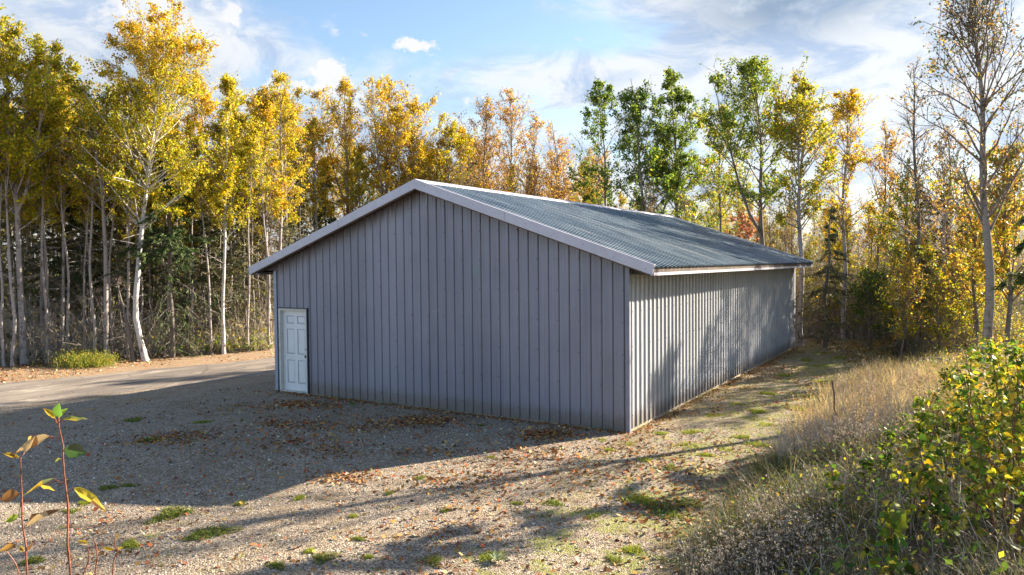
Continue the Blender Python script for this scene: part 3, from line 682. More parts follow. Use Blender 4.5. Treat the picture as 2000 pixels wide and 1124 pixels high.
def spruce(rng, H, r0, cb, spread, cols, dead=False, droop=.25, dens=1.0, need=9000, bark='grey'):
    q = QB(); TP = trunk_path(rng, H, None, .12); k = len(TP); t = np.linspace(0, 1, k); tubes(q, TP, r0*(1-t)**.9+.01, 8)
    nb = int(H*11*dens); tb = np.sort(rng.uniform(.05, .985, nb)); p0, _ = interp_poly(TP, tb); az_ = rng.uniform(0, 6.28, nb)
    live = tb > cb
    L = spread*np.where(live, (1-tb)/(1-cb)+.12, rng.uniform(.35, .85, nb))*rng.uniform(.6, 1.1, nb); s_ = np.linspace(0, 1, 6)[None, :, None]
    e = np.radians(rng.normal(5, 12, nb)-np.where(live, 0, 14)); d = np.stack([np.cos(az_)*np.cos(e), np.sin(az_)*np.cos(e), np.sin(e)], 1)
    dr_ = np.where(live, droop, droop*1.6)*rng.uniform(.5, 1.5, nb)
    B = p0[:, None]+L[:, None, None]*(d[:, None]*s_-np.array([0, 0, 1.])*dr_[:, None, None]*s_**2*1.2+rng.normal(0, .05, (nb, 6, 3)).cumsum(1)*s_*.5)
    tubes(q, B, (.004+.008*L[:, None])*(1-.8*s_[..., 0])+.002, 4)
    tw = 7; T = nb*tw; bi = np.repeat(np.arange(nb), tw); f = rng.uniform(.2, 1, T)*4.999; i = f.astype(int); w_ = (f-i)[:, None]
    p = B[bi, i]*(1-w_)+B[bi, i+1]*w_; dd = nrm(B[bi, i+1]-B[bi, i]+1e-9); side = np.cross(dd, [0, 0, 1.])*rng.choice([-1, 1], T)[:, None]
    td = nrm(dd*.7+side*.7+rng.normal(0, .25, (T, 3))-np.array([0, 0, .25])); Lt = (L[bi]*rng.uniform(.15, .4, T))[:, None, None]; s3 = np.linspace(0, 1, 3)[None, :, None]
    TW = p[:, None]+Lt*td[:, None]*s3; tubes(q, TW, np.full((T, 3), .0045)*(1-.5*s3[..., 0]), 3)
    c = QB(); w = np.where(live[bi], 1.0, .10 if not dead else .35); w /= w.sum(); ch = rng.choice(T, need, p=w); s1 = rng.uniform(0, 1.05, need)[:, None]
    cc = TW[ch, 0]*(1-s1)+TW[ch, 2]*s1+rng.normal(0, .02, (need, 3))
    n_ = need; u = nrm(td[ch]+rand_dirs(n_, rng)*.7); ww = nrm(np.cross(u, rand_dirs(n_, rng))); a = rng.uniform(.05, .11, (n_, 1)); b = a*.16
    V = np.stack([cc-u*a-ww*b, cc-u*a+ww*b, cc+u*a+ww*b*.6, cc+u*a-ww*b*.6], 1); c.add(V, np.arange(n_*4).reshape(-1, 4), pal(rng, n_, cols, None, .3))
    return q, c, bark

R_ = lambda s: np.random.default_rng(s)
def TG(px, py): # base on the low ground beyond the road
    g = gnd(px, py, -.3); return g
HEROES = []
def hero(name, px, py_base, py_top, label, mk, depth=None, z=None, rz=0, sc=1, **kw):
    """stand a tree where its foot shows in the photo, or at a depth where the foot is hidden"""
    if depth is None: g = gnd(px, py_base, -.3 if z is None else z); depth = float((g-CAM)@CF)
    else: g = at(px, 560, depth)
    gz_ = tz(g[0], g[1]); top = CAM[2]+float(depth*(ray(px, py_top)[2])); H = top-gz_
    parts = mk(H/sc, depth); return plant(name, parts, (g[0], g[1], gz_-.05), rz, sc, label, **kw), H
def shift_path(H, depth, pts, top, base):
    """trunk bends given as (pixels to the right of the foot, pixel row)"""
    out = []
    for dxp, row in pts:
        zf = (base-row)/(base-top); o = CR*dxp*depth/FPX; out.append((o[0], o[1], zf*H))
    return out

# --- left stand
def mk_main(H, d): return decid(R_(21), H, .11, .42, 2.6, 84, 46000, YEL, [.2, .2, .25, .25, .1], leafsz=.088, path=shift_path(H, d, [(0, 706), (-14, 640), (-20, 600), (-10, 500), (4, 390), (14, 300), (30, 190), (40, 45)], 45, 706), up=36, bark='white', prof=[.75, 1, 1, .85, .4], clump=.8,
    sub=(GOLD, lambda p, j: p[:, 2]+j > .92))
hero('birch_tree', 285, 706, 92, 'tall white birch with a bent lower trunk and a broad golden crown above the roadside', mk_main)
def T(name, px, top, label, b=None, d=None, seed=1, r0=.1, cb=.4, sp=2, nb=34, nl=8000, cols=YEL, w=None, bark='birch', pts=None, group=None, far=None, **k):
    far = (1.4 if d and 600 < px < 1400 else 1) if far is None else far
    if d: d *= far
    base = b if b else 560
    def mk(H, dep):
        path = shift_path(H, dep, pts, top, b) if pts and b else None
        return decid(R_(seed), H, r0, cb, sp, nb, nl, cols, w, bark=bark, path=path, **k)
    return hero(name, px, b, top, label, mk, depth=d, sc=far, group=group)
# --- left stand, from the photo's left edge to the barn
T('birch_tree', 47, 92, 'thick pale trunked birch near the left photo edge, dense yellow crown', b=711, seed=22, r0=.115, cb=.40, sp=3.0, nb=50, nl=28000, cols=YEL, w=[.24, .24, .24, .22, .06], up=40, clump=.9, fork=1, leafsz=.105)
T('birch_tree', -60, 55, 'tall yellow birch whose crown fills the upper left photo corner', b=716, seed=23, r0=.12, cb=.36, sp=3.1, nb=50, nl=21000, cols=YEL, w=[.4, .3, .1, .15, .05], up=42, clump=.9, fork=1, leafsz=.105)
T('birch_tree', 118, 150, 'slim white birch with a slightly wavy stem beside the green roadside clump', b=700, seed=24, r0=.06, cb=.55, sp=1.6, nb=30, nl=8000, cols=YEL, pts=[(0, 700), (6, 640), (10, 560), (12, 480), (18, 360), (22, 150)], clump=.8)
T('birch_tree', 8, 330, 'thin crooked pinkish white stem at the very left edge of the photo', b=716, seed=25, r0=.055, cb=.8, sp=.7, nb=10, nl=500, cols=YEL, pts=[(0, 716), (-2, 620), (2, 560), (-4, 480), (4, 390), (8, 330)])
T('birch_tree', 24, 240, 'thin pinkish birch stem second from the left photo edge', b=716, seed=26, r0=.06, cb=.6, sp=1.5, nb=24, nl=5000, cols=YEL, pts=[(0, 716), (8, 630), (2, 560), (0, 480), (-2, 400), (-2, 240)])
T('birch_tree', 82, 200, 'grey birch with dark bark patches between two white stems at the far left', d=28.2, seed=27, r0=.075, cb=.5, sp=1.7, nb=30, nl=7000, cols=YEL, bark='aspen')
T('aspen_tree', 208, 190, 'straight pinkish grey aspen with a sparse top left of the bent birch', b=707, seed=28, r0=.095, cb=.52, sp=2.3, nb=30, nl=4200, cols=YGR, bark='aspen', pts=[(0, 707), (2, 600), (4, 480), (0, 360), (-16, 270), (-40, 190)])
T('aspen_tree', 262, 545, 'short leaning dead grey stem just left of the bent white birch', b=707, seed=29, r0=.085, cb=.85, sp=.4, nb=5, nl=0, cols=YEL, bark='grey', pts=[(0, 707), (-10, 640), (-22, 580), (-28, 545)])
T('birch_tree', 437, 158, 'slender straight white birch standing alone near the barn with a narrow crown', b=692, seed=30, bark='white', r0=.07, cb=.34, sp=1.25, nb=44, nl=8500, cols=YEL, up=52, pts=[(0, 692), (0, 600), (5, 500), (10, 380), (16, 250), (20, 158)], clump=.6)
T('birch_tree', 548, 158, 'dark barked birch with black knots rising behind the left end of the roof', d=33, seed=31, r0=.10, cb=.42, sp=2.1, nb=42, nl=9000, cols=YEL, w=[.3, .35, .1, .05, .2], up=45, clump=.6)
T('birch_tree', 500, 235, 'small yellow birch between the lone white birch and the barn roof', d=34, seed=32, r0=.07, cb=.35, sp=1.6, nb=34, nl=6500, cols=YEL, clump=.7)
T('birch_tree', 617, 245, 'pale stemmed golden birch behind the middle of the left roof slope', d=35, seed=33, r0=.07, cb=.45, sp=1.7, nb=34, nl=6500, cols=GOLD, clump=.6)
T('birch_tree', 680, 172, 'tall narrow orange gold birch left of the roof peak', d=35, seed=34, r0=.10, cb=.40, sp=2.1, nb=44, nl=9000, cols=GOLD, clump=.7, fork=1)
T('birch_tree', 755, 165, 'tallest orange gold birch standing right behind the roof peak', d=35.5, seed=35, r0=.10, cb=.40, sp=2.3, nb=46, nl=11000, cols=GOLD, clump=.7, fork=1)
T('birch_tree', 808, 208, 'bright golden birch just right of the roof peak', d=35, seed=36, r0=.09, cb=.35, sp=2.3, nb=42, nl=9500, cols=GOLD, w=[.5, .1, .3, .05, .05], clump=.7)
T('birch_tree', 868, 240, 'rounded yellow birch low behind the roof with a sparse right side', d=35, seed=37, r0=.08, cb=.35, sp=2.1, nb=40, nl=7500, cols=YEL, clump=.6)
T('birch_tree', 945, 196, 'thin leaved orange birch, left one of the airy group behind the ridge', d=38, seed=38, r0=.085, cb=.32, sp=2.4, nb=50, nl=5200, cols=ORG, clump=.8, up=55, bark='birch')
T('birch_tree', 1005, 188, 'thin leaved orange birch, taller middle one of the airy group behind the ridge', d=38, seed=39, r0=.085, cb=.32, sp=2.4, nb=52, nl=5400, cols=ORG, clump=.8, up=55, fork=1)
T('birch_tree', 1095, 236, 'thin leaved orange birch, right one of the airy group next to the green aspen', d=38, seed=40, r0=.075, cb=.30, sp=1.9, nb=44, nl=3800, cols=ORG, clump=.8, up=52)
T('aspen_tree', 1184, 165, 'slim green aspen with a see-through crown behind the roof ridge', d=34, seed=41, r0=.08, cb=.22, sp=2.2, nb=46, nl=9500, cols=GRN, clump=.45, up=35, bark='aspen', leafsz=.11)
T('aspen_tree', 1262, 155, 'broad dark green aspen, left stem of the big dense clump behind the roof', d=33, seed=42, r0=.10, cb=.18, sp=2.3, nb=52, nl=17000, cols=GRN, clump=.6, up=40, fork=1, bark='aspen', leafsz=.115)
T('aspen_tree', 1328, 148, 'broad green aspen, right stem of the big dense clump behind the roof', d=33.6, seed=43, r0=.10, cb=.18, sp=2.2, nb=52, nl=16500, cols=GRN, w=[.2, .15, .3, .3, .05], clump=.6, up=42, bark='aspen', leafsz=.115)
T('aspen_tree', 1405, 222, 'yellow green aspen with a thin dark stem between the green clump and the forked aspen', d=33, seed=44, r0=.07, cb=.40, sp=2.0, nb=34, nl=7000, cols=YGR, clump=.6, bark='grey')
T('maple_tree', 1448, 420, 'small red leaved maple peeping over the far end of the roof', d=30, seed=45, r0=.04, cb=.35, sp=1.4, nb=26, nl=850, cols=RED, clump=.7, bark='grey', leafsz=.12)
T('aspen_tree', 1360, 385, 'small dark young poplar with reddish stem behind the roof slope', d=29, seed=46, r0=.04, cb=.4, sp=.9, nb=20, nl=900, cols=YGR, bark='grey')
T('aspen_tree', 1490, 130, 'thick dark forked aspen with green crown and bare bent limbs on its left', d=29.5, seed=47, r0=.12, cb=.46, sp=2.4, nb=44, nl=12500, cols=GRN, w=[.2, .15, .2, .4, .05], clump=.6, fork=1, up=38, bark='grey', leafsz=.11)
T('aspen_tree', 1563, 175, 'white trunked aspen with dark knots and bright yellow green crown past the barn end', d=27.5, seed=48, r0=.11, cb=.44, sp=2.1, nb=40, nl=10500, cols=YGR, w=[.2, .15, .35, .25, .05], clump=.6, fork=1, up=42, bark='birch', leafsz=.105)
T('birch_tree', 1648, 192, 'yellow orange birch with pale stem to the right of the white trunked aspen', d=29, seed=49, r0=.085, cb=.42, sp=2.0, nb=38, nl=5600, cols=GOLD, clump=.5, up=48, bark='birch')
T('birch_tree', 1708, 255, 'smaller half bare orange birch right of the yellow orange birch', d=31, seed=50, r0=.06, cb=.35, sp=1.8, nb=34, nl=2600, cols=ORG, clump=.6, bark='grey')
T('bare_tree', 1793, 135, 'tall thin bare stem with upswept twigs left of the big bare tree', d=25, seed=51, r0=.07, cb=.35, sp=1.5, nb=30, nl=350, cols=BRN, up=52, bark='grey', prof=[.8, 1, .8, .5, .2])
T('bare_tree', 1840, 262, 'smaller grey bare tree with a few brown leaves beside the big bare tree', d=24, seed=52, r0=.07, cb=.42, sp=1.8, nb=30, nl=900, cols=BRN, up=45, bark='aspen')
BIG = T('aspen_tree', 1925, -30, 'big grey barked, almost leafless aspen with long upswept limbs at the right', d=16.5, seed=53, r0=.11, cb=.36, sp=2.3, nb=56, nl=5200, cols=BRN+DGR+[(.10,.08,.04)]*3, darkbr=True, up=50, bark='aspen', prof=[.75, 1, .85, .5, .2], clump=.5, leafsz=.07, tw=8)
T('maple_tree', 1972, 300, 'orange and yellow leaved maple thicket behind the big bare tree', d=21, seed=54, r0=.07, cb=.25, sp=2.2, nb=36, nl=7500, cols=ORG+YGR, clump=.8, bark='grey', leafsz=.10)
T('maple_tree', 1905, 350, 'low orange maple partly hidden by the grey trunk of the big bare tree', d=22.5, seed=55, r0=.05, cb=.25, sp=1.6, nb=28, nl=2600, cols=ORG+YGR, clump=.8, bark='grey', leafsz=.10)
T('green_bush', 1700, 545, 'rounded dark green leafy bush low in front of the wood right of the barn', d=26.5, seed=56, r0=.03, cb=.08, sp=1.3, nb=46, nl=5200, cols=GRN, clump=1.0, bark='grey', leafsz=.08, dead=0, up=40)
T('green_bush', 1760, 590, 'smaller yellow green bush beside the rounded dark green bush', d=25, seed=57, r0=.025, cb=.08, sp=1.0, nb=34, nl=2600, cols=YGR, clump=1.0, bark='grey', leafsz=.08, dead=0, up=45)
# spruces
def SP(px, top, label, b=None, d=None, seed=1, H0=None, **k):
    kk = dict(r0=.08, cb=.35, sp=1.8, cols=DGR, dead=False, need=9000); kk.update(k)
    def mk(H, dep): return spruce(R_(seed), H, kk['r0'], kk['cb'], kk['sp'], kk['cols'], kk['dead'], need=kk['need'], bark=kk.get('bark', 'grey'))
    return hero('spruce_tree', px, b, top, label, mk, depth=d, leafmat_='needle')
SP(337, 285, 'grey trunked spruce with a dark green top and bare drooping lower branches', b=699, seed=60, r0=.085, cb=.42, sp=2.0, need=17000)
SP(395, 330, 'dark green spruce just left of the lone white birch', d=31, seed=61, cb=.25, sp=2.0, need=15000)
SP(165, 300, 'tall dark spruce showing between the two biggest golden birches', d=30.5, seed=62, cb=.3, sp=2.0, need=14000)
SP(1612, 400, 'mossy grey green half dead spruce at the far end of the barn', d=27, seed=63, cb=.1, sp=1.3, cols=MOS, dead=True, need=3200)
SP(1790, 480, 'low mossy spruce in the brush behind the dry grass', d=23.5, seed=64, cb=.1, sp=1.2, cols=MOS, dead=True, need=3000)
SP(1880, 420, 'dark scraggly spruce behind the orange maple thicket', d=26, seed=65, cb=.1, sp=1.3, cols=MOS, dead=True, need=3500)
SP(2085, 40, 'dark evergreen whose branch tips reach in at the top right photo edge', d=15, seed=66, cb=.35, sp=1.1, cols=DGR, need=9000)

# --- the rest of the wood: a few grown trees of each kind, then copies of each
protos = {}
def proto(key, name, parts, cat='tree', lm='leaf'):
    protos[key] = dict(parts=parts, name=name, used=None, lm=lm, cat=cat)
r = R_(101)
for i in range(3): proto('gold%d' % i, 'birch_tree', decid(r, 11, .085, .45, 1.9, 36, 7500, [YEL, GOLD, YEL][i], bark=['birch', 'birch', 'aspen'][i], clump=.7, dead=9))
for i in range(2): proto('thin%d' % i, 'birch_tree', decid(r, 10, .055, .58, 1.2, 24, 2600, YEL, bark=['aspen', 'birch'][i], dead=14, tw=5))
for i in range(2): proto('org%d' % i, 'birch_tree', decid(r, 10, .075, .32, 1.9, 40, 3400, [ORG, GOLD][i], bark='aspen', clump=.7, up=52))
for i in range(2): proto('ygr%d' % i, 'aspen_tree', decid(r, 8, .06, .3, 1.7, 34, 4500, [YGR, YEL][i], bark='grey', clump=.7))
for i in range(2): proto('bare%d' % i, 'bare_tree', decid(r, 9, .06, .35, 1.6, 34, 500, BRN, bark=['grey', 'aspen'][i], up=52))
for i in range(2): proto('spr%d' % i, 'spruce_tree', spruce(r, 9, .075, .3, 1.7, DGR, need=9000), lm='needle')
for i in range(2): proto('dspr%d' % i, 'spruce_tree', spruce(r, 7.5, .055, .45, 1.3, MOS, dead=True, need=7500), lm='needle')
proto('young', 'young_aspen', decid(r, 3.6, .022, .15, .9, 26, 1500, YGR+YEL, bark='grey', leafsz=.085, dead=0, clump=.7))
proto('maple', 'young_maple', decid(r, 4.2, .025, .2, 1.1, 26, 1500, ORG+YEL, bark='grey', leafsz=.10, dead=0, clump=.7))
def put(key, x, y, rz, sc, label, group):
    pt = protos[key]; z = tz(x, y)-.05
    if pt['used'] is None:
        t = plant(pt['name'], pt['parts'], (x, y, z), rz, 1, label, pt['cat'], group, pt['lm']); t.scale = (sc, sc, sc); pt['used'] = t; return t
    return dup(pt['used'], (x, y, z), rz, sc, label, group)
LAB = {'gold': 'yellow leaved birch in the mass of the {w}', 'thin': 'thin pale birch stem among many in the {w}', 'org': 'airy orange leaved birch in the {w}', 'ygr': 'yellow green young aspen in the {w}',
       'bare': 'leafless grey stemmed tree in the {w}', 'spr': 'dark green spruce in the shade of the {w}', 'dspr': 'half dead mossy grey spruce in the {w}', 'you': 'small leafy young aspen at the edge of the {w}', 'map': 'small orange leaved maple at the edge of the {w}'}
def label_for(key, where): return LAB[key.rstrip('0123456789')[:4]].format(w=where) if key.rstrip('0123456789') in LAB else LAB[key[:3]].format(w=where)
def fill(seed, n, pick, keys, wts, where, smin=.8, smax=1.1, dmin=1.0):
    rr = R_(seed); pts = []; tries = 0
    while len(pts) < n and tries < 6000:
        tries += 1; x, y = pick(rr)
        if any((x-a)**2+(y-b)**2 < dmin**2 for a, b in pts): continue
        pts.append((x, y)); key = rr.choice(keys, p=np.array(wts)/sum(wts))
        lb = label_for(key, where); put(key, x, y, rr.uniform(0, 6.28), rr.uniform(smin, smax), lb, '%ss of the %s' % (protos[key]['name'].replace('_', ' '), where))
def px_pick(p0, p1, d0, d1):
    def f(rr):
        while True:
            g = at(rr.uniform(p0, p1), 560, rr.uniform(d0, d1))
            if g[0] > forest_edge(g[1])-.5 and g[1] < 19.5 and g[0] < 3.2: continue
            return g[0], g[1]
    return f
# front rank of the left wood: close-set thin stems and half dead spruces
fill(201, 78, px_pick(-60, 530, 27.0, 33.5), ['thin0', 'thin1', 'dspr0', 'dspr1', 'bare0'], [6, 6, 2, 2, 2], 'wood left of the road', .7, 1.0, .6)
fill(202, 46, px_pick(-80, 560, 32, 41), ['gold0', 'gold1', 'gold2', 'ygr1', 'thin0', 'dspr0'], [3, 3, 2, 3, 2, 3], 'wood left of the road', .85, 1.12, 1.2)
fill(203, 14, px_pick(-80, 600, 41, 54), ['gold0', 'dspr0', 'spr1', 'gold2'], [2, 2, 1, 2], 'wood left of the road', .9, 1.15, 2)
# behind the barn
fill(204, 34, px_pick(545, 930, 46, 62), ['gold0', 'gold1', 'org1', 'thin1', 'spr1', 'bare0'], [3, 3, 2, 2, 1, 1], 'wood behind the barn', .85, 1.2, 1.8)
fill(205, 22, px_pick(900, 1180, 50, 66), ['org0', 'org1', 'bare1'], [3, 2, 1], 'wood behind the barn', .85, 1.28, 1.8)
fill(206, 12, px_pick(1180, 1480, 42, 60), ['ygr0', 'bare0', 'org1', 'ygr1'], [2, 2, 1, 1], 'wood behind the barn', .75, 1.1, 1.6)
# right of the barn
fill(207, 26, px_pick(1480, 1990, 31, 36), ['bare0', 'bare1', 'org0', 'ygr1', 'dspr1', 'org1'], [5, 5, 1, 3, 1, 1], 'wood right of the barn', .45, .72, 1.1)
fill(208, 26, px_pick(1470, 1990, 36, 52), ['bare0', 'org0', 'org1', 'ygr0', 'bare1', 'gold0'], [5, 2, 1, 2, 4, 1], 'wood right of the barn', .55, .8, 1.6)
fill(209, 30, px_pick(1560, 1960, 27.5, 31), ['young', 'ygr0', 'bare1', 'dspr1', 'maple'], [6, 1, 2, 1, 2], 'wood right of the barn', .5, 1.0, .9)
for i, (x, y, s_) in enumerate([(7.5, .2, .55), (8.7, -.3, .6)]):
    put('spr%d' % (i % 2), x, y, i*1.9, s_, 'young dark spruce on the bank just beyond the right photo edge', 'young spruces beyond the right photo edge')
fill(210, 20, px_pick(1630, 1930, 22.5, 28), ['young', 'maple', 'young'], [3, 1, 1], 'wood right of the barn', .6, 1.05, .8)
for i, (x, y, s_) in enumerate([(9.6, 26.4, 1.2), (10.6, 30.2, 1.25)]):
    put('gold%d' % (i % 3), x, y, i*1.9, s_, 'yellow leaved birch just beyond the right photo edge', 'birches beyond the right photo edge')
for o in COL.objects:
    if o.name.startswith('green_bush'): o['category'] = 'bush'
print('tree objects', len([o for o in COL.objects if o.parent is None and o.get('category') == 'tree']))
# ------------------------------------------------------------------ brush under the trees (uncountable)
def brush(name, label, seed, pick, n, h, cols, leafn, leafsz, wood=.006, spread=.5):
    r = R_(seed); pts = np.array([pick(r) for _ in range(n)]); z = terr(pts[:, 0], pts[:, 1]); b = np.stack([pts[:, 0], pts[:, 1], z-.03], 1)
    q = QB(); k = 6; s_ = np.linspace(0, 1, k)[None, :, None]; L = (h*r.uniform(.35, 1.1, n))[:, None, None]
    a = r.uniform(0, 6.28, n); t = np.abs(r.normal(0, spread, n)); d = np.stack([np.cos(a)*np.sin(t), np.sin(a)*np.sin(t), np.cos(t)], 1)
    P = b[:, None]+L*(d[:, None]*s_+r.normal(0, .18, (n, 1, 3))*s_**2+r.normal(0, .03, (n, k, 3)).cumsum(1)*s_)
    P[:, :, 2] = np.maximum(P[:, :, 2], b[:, None, 2]+.0)
    tubes(q, P, (wood*(.6+.8*r.random((n, 1))))*(1-.8*s_[..., 0])+.0015, 3)
    m_ = n*5; bi = np.repeat(np.arange(n), 5); f = r.uniform(.25, 1, m_)*4.999; i = f.astype(int); w_ = (f-i)[:, None]; p = P[bi, i]*(1-w_)+P[bi, i+1]*w_
    s3 = np.linspace(0, 1, 3)[None, :, None]; dd = nrm(rand_dirs(m_, r)+d[bi]*.7); L2 = (h*r.uniform(.08, .3, m_))[:, None, None]
    T2 = p[:, None]+L2*dd[:, None]*s3; tubes(q, T2, np.full((m_, 3), wood*.45), 3)
    if leafn:
        w = r.gamma(.5, 1, m_); w /= w.sum(); ch = r.choice(m_, leafn, p=w); s1 = r.uniform(.1, 1.1, leafn)[:, None]
        leaves(q, T2[ch, 0]*(1-s1)+T2[ch, 2]*s1+r.normal(0, .04, (leafn, 3)), leafsz*r.uniform(.6, 1.3, leafn), r, pal(r, leafn, cols), mi=1)
    return tag(q.build(name, [M['twig'], M['leaf']]), label, 'undergrowth', None, 'stuff')
brush('underbrush', 'tangle of grey dead branches and twigs under the trees left of the road', 301, px_pick(-80, 540, 26.5, 35), 2400, 2.2, BRN+MOS+YGR, 9000, .07, spread=.75)
brush('underbrush', 'deeper shaded brush between the far trunks left of the road', 302, px_pick(-100, 620, 33, 48), 2600, 4.6, DGR+BRN+MOS+YGR+YEL, 26000, .13, wood=.009)
brush('underbrush', 'low green and yellow brush along the wood edge by the road', 303, px_pick(370, 530, 28.3, 30.8), 420, .8, GRN+YGR, 4500, .08)
brush('underbrush', 'brown leafy brush behind the barn', 304, px_pick(560, 1500, 44, 64), 2400, 5.5, BRN+YGR+ORG, 24000, .11, wood=.009)
brush('underbrush', 'tangled bare brush with scattered yellow leaves right of the barn', 305, px_pick(1540, 1990, 28.8, 34), 2900, 3.0, BRN+YGR+MOS+YGR, 19000, .075, spread=.6)
brush('underbrush', 'deeper brown brush filling the wood right of the barn', 306, px_pick(1480, 2030, 33, 52), 2800, 5.0, BRN+MOS+YGR+BRN, 24000, .12, wood=.009)
# ------------------------------------------------------------------ ground growth and litter
def big_leaves(q, p, d, up, L, asp, C, rng, fold=.35, curl=.5, mi=1, edge=None, shape='round'):
    """folded leaves: base p, direction d, upper side up"""
    n = len(p); d = nrm(d); s = nrm(np.cross(d, up)); u = np.cross(s, d); L = np.broadcast_to(L, (n,))[:, None]; asp = np.broadcast_to(asp, (n,))[:, None]
    fold = (fold*rng.uniform(.3, 1.5, n))[:, None]; curl = (curl*rng.uniform(-.3, 1.5, n))[:, None]
    if shape == 'round': T_ = [0, .06, .28, .56, .82, 1.0]; W_ = [.02, .26, .5, .46, .24, .01]
    else: T_ = [0, .12, .34, .60, .84, 1.0]; W_ = [.02, .28, .5, .42, .20, .01]
    k = len(T_); V = np.zeros((n, k, 3, 3))
    for i, (t, w) in enumerate(zip(T_, W_)):
        back = -.07 if (i == 1 and shape == 'round') else 0
        mid = p+L*(d*(t)-u*curl*t*t*.5)
        wave = rng.normal(0, .03, (n, 1))
        for j, sg in ((0, -1), (2, 1)):
            V[:, i, j] = mid+L*(s*sg*w*asp*np.cos(fold)+u*(w*asp*np.sin(fold)+wave)+d*back)
        V[:, i, 1] = mid
    i = np.arange(n)[:, None, None]*k*3; a = i+np.arange(k-1)[None, :, None]*3+np.arange(2)[None, None, :]
    F = np.stack([a, a+1, a+4, a+3], -1).reshape(-1, 4)
    C = np.asarray(C, float); C = np.tile(C, (n, 1)) if C.ndim == 1 else C
    CC = np.repeat(C, (k-1)*2, 0)
    if edge is not None:
        m_ = rng.random(len(CC)) < .22; CC = np.where(m_[:, None], np.tile(np.array(edge), (len(CC), 1)), CC)
    q.add(V, F, CC, mi, True)
FALL = [(.30, .13, .04), (.42, .20, .05), (.50, .28, .09), (.22, .10, .045), (.50, .38, .22), (.44, .12, .04), (.16, .085, .05)]
def litter_at(xy, rng, size, q, cols=FALL):
    n = len(xy); c = np.stack([xy[:, 0], xy[:, 1], terr(xy[:, 0], xy[:, 1])+rng.uniform(.006, .028, n)], 1)
    nn = nrm(np.stack([rng.normal(0, .45, n), rng.normal(0, .45, n), np.ones(n)], 1)); u = nrm(np.cross(nn, rand_dirs(n, rng))); w = np.cross(nn, u)
    s_ = (size*rng.uniform(.5, 1.3, n))[:, None]
    V = np.stack([c-u*s_*.5, c-w*s_*.38-nn*s_*.1, c+u*s_*.5, c+w*s_*.38+nn*s_*.12], 1); q.add(V, np.arange(n*4).reshape(-1, 4), pal(rng, n, cols, None, .25))
r = R_(401); q = QB()
piles = [(590, 789, .32, 260), (560, 793, .3, 100), (840, 822, .42, 420), (780, 828, .4, 200), (720, 836, .35, 110), (1062, 850, .30, 330), (1090, 846, .25, 120), (360, 852, .5, 260), (310, 860, .4, 120),
         (540, 828, .4, 200), (640, 795, .25, 90), (600, 835, .4, 150), (560, 862, .3, 110), (640, 880, .35, 110), (810, 884, .22, 60), (690, 932, .30, 110), (660, 940, .2, 60), (840, 935, .25, 60), (1060, 885, .5, 170), (1020, 902, .4, 110), (950, 940, .4, 120),
         (1270, 925, .5, 150), (1150, 930, .4, 60), (1290, 985, .5, 240), (1330, 1010, .5, 160), (600, 870, .5, 90), (1400, 800, .5, 90), (880, 880, .35, 60), (470, 800, .5, 100), (200, 870, .6, 60)]
for px, py, s_, n_ in piles:
    g = gnd(px, py, 0); f_ = r.normal(0, 1, (n_, 2))*np.array([s_*.9, s_*.75]); rot = np.array([CR[:2]*1.15, CF[:2]]); litter_at(g[:2]+f_@rot, r, .072, q)
def scat(rng, n, x0, x1, y0, y1, f=1.3, thr=.0, sharp=2.0, off=0):
    out = []; tot = 0
    while tot < n:
        x = rng.uniform(x0, x1, n*3); y = rng.uniform(y0, y1, n*3); v = wob((x+off)*1.0, y-off, f)*sharp+rng.uniform(-1, 1, len(x)); k = (v > thr) & ~((x > -BW-.05) & (x < .06) & (y > -.04) & (y < BL+.05))
        out.append(np.stack([x[k], y[k]], 1)); tot += k.sum()
    return np.concatenate(out)[:n]
a = scat(r, 4200, -13, 2.8, -9, .0, 1.6, .3); b = scat(r, 5200, 0, 3.2, -3, 19, 1.6, .2, 2, 3); c_ = scat(r, 1000, 0, 4, -7, 1, 1.3, .2)
litter_at(np.concatenate([a, b, c_]), r, .06, q)
wb = r.uniform(0, 1, 900); litter_at(np.column_stack([-BW*wb, -.06-np.abs(r.normal(0, .13, 900))]), r, .06, q); litter_at(np.column_stack([.06+np.abs(r.normal(0, .13, 900)), BL*wb]), r, .06, q)
d_ = scat(r, 9000, -24, -14, -6, 14, 1.2, .2, 1.5); fe = forest_edge(d_[:, 1]); rf = np.interp(d_[:, 1], far[:, 1], far[:, 0]); d_ = d_[(d_[:, 0] < rf-.05)]; litter_at(d_, r, .075, q, FALL+[(.55, .42, .26)]*2)
tag(q.build('fallen_leaves', M['litter']), 'brown and orange fallen leaves strewn and heaped over the gravel', 'leaves', None, 'stuff')

# loose stones of the gravel
r = R_(402); n_ = 16000; x = r.uniform(-9, 3.4, n_*2); y = r.uniform(-8.6, 6, n_*2); k = ((x-CAM[0])*CF[0]+(y-CAM[1])*CF[1] < 14.5) & ~((x > -BW-.1) & (x < .1) & (y > -.08)) & (x < 2.9); x, y = x[k][:n_], y[k][:n_]; n_ = len(x)
s_ = r.gamma(2.2, .0026, n_)+.003; c0 = np.stack([x, y, terr(x, y)+s_*.15], 1); A = rand_dirs(n_, r); B = nrm(np.cross(A, rand_dirs(n_, r))); Cc = np.cross(A, B)
V = []
for sx, sy, sz in ((-1, -1, -1), (1, -1, -1), (1, 1, -1), (-1, 1, -1), (-1, -1, 1), (1, -1, 1), (1, 1, 1), (-1, 1, 1)):
    j = r.uniform(.55, 1.0, (n_, 3))*s_[:, None]; V.append(c0+A*sx*j[:, :1]+B*sy*j[:, 1:2]*.8+Cc*sz*j[:, 2:]*.6)
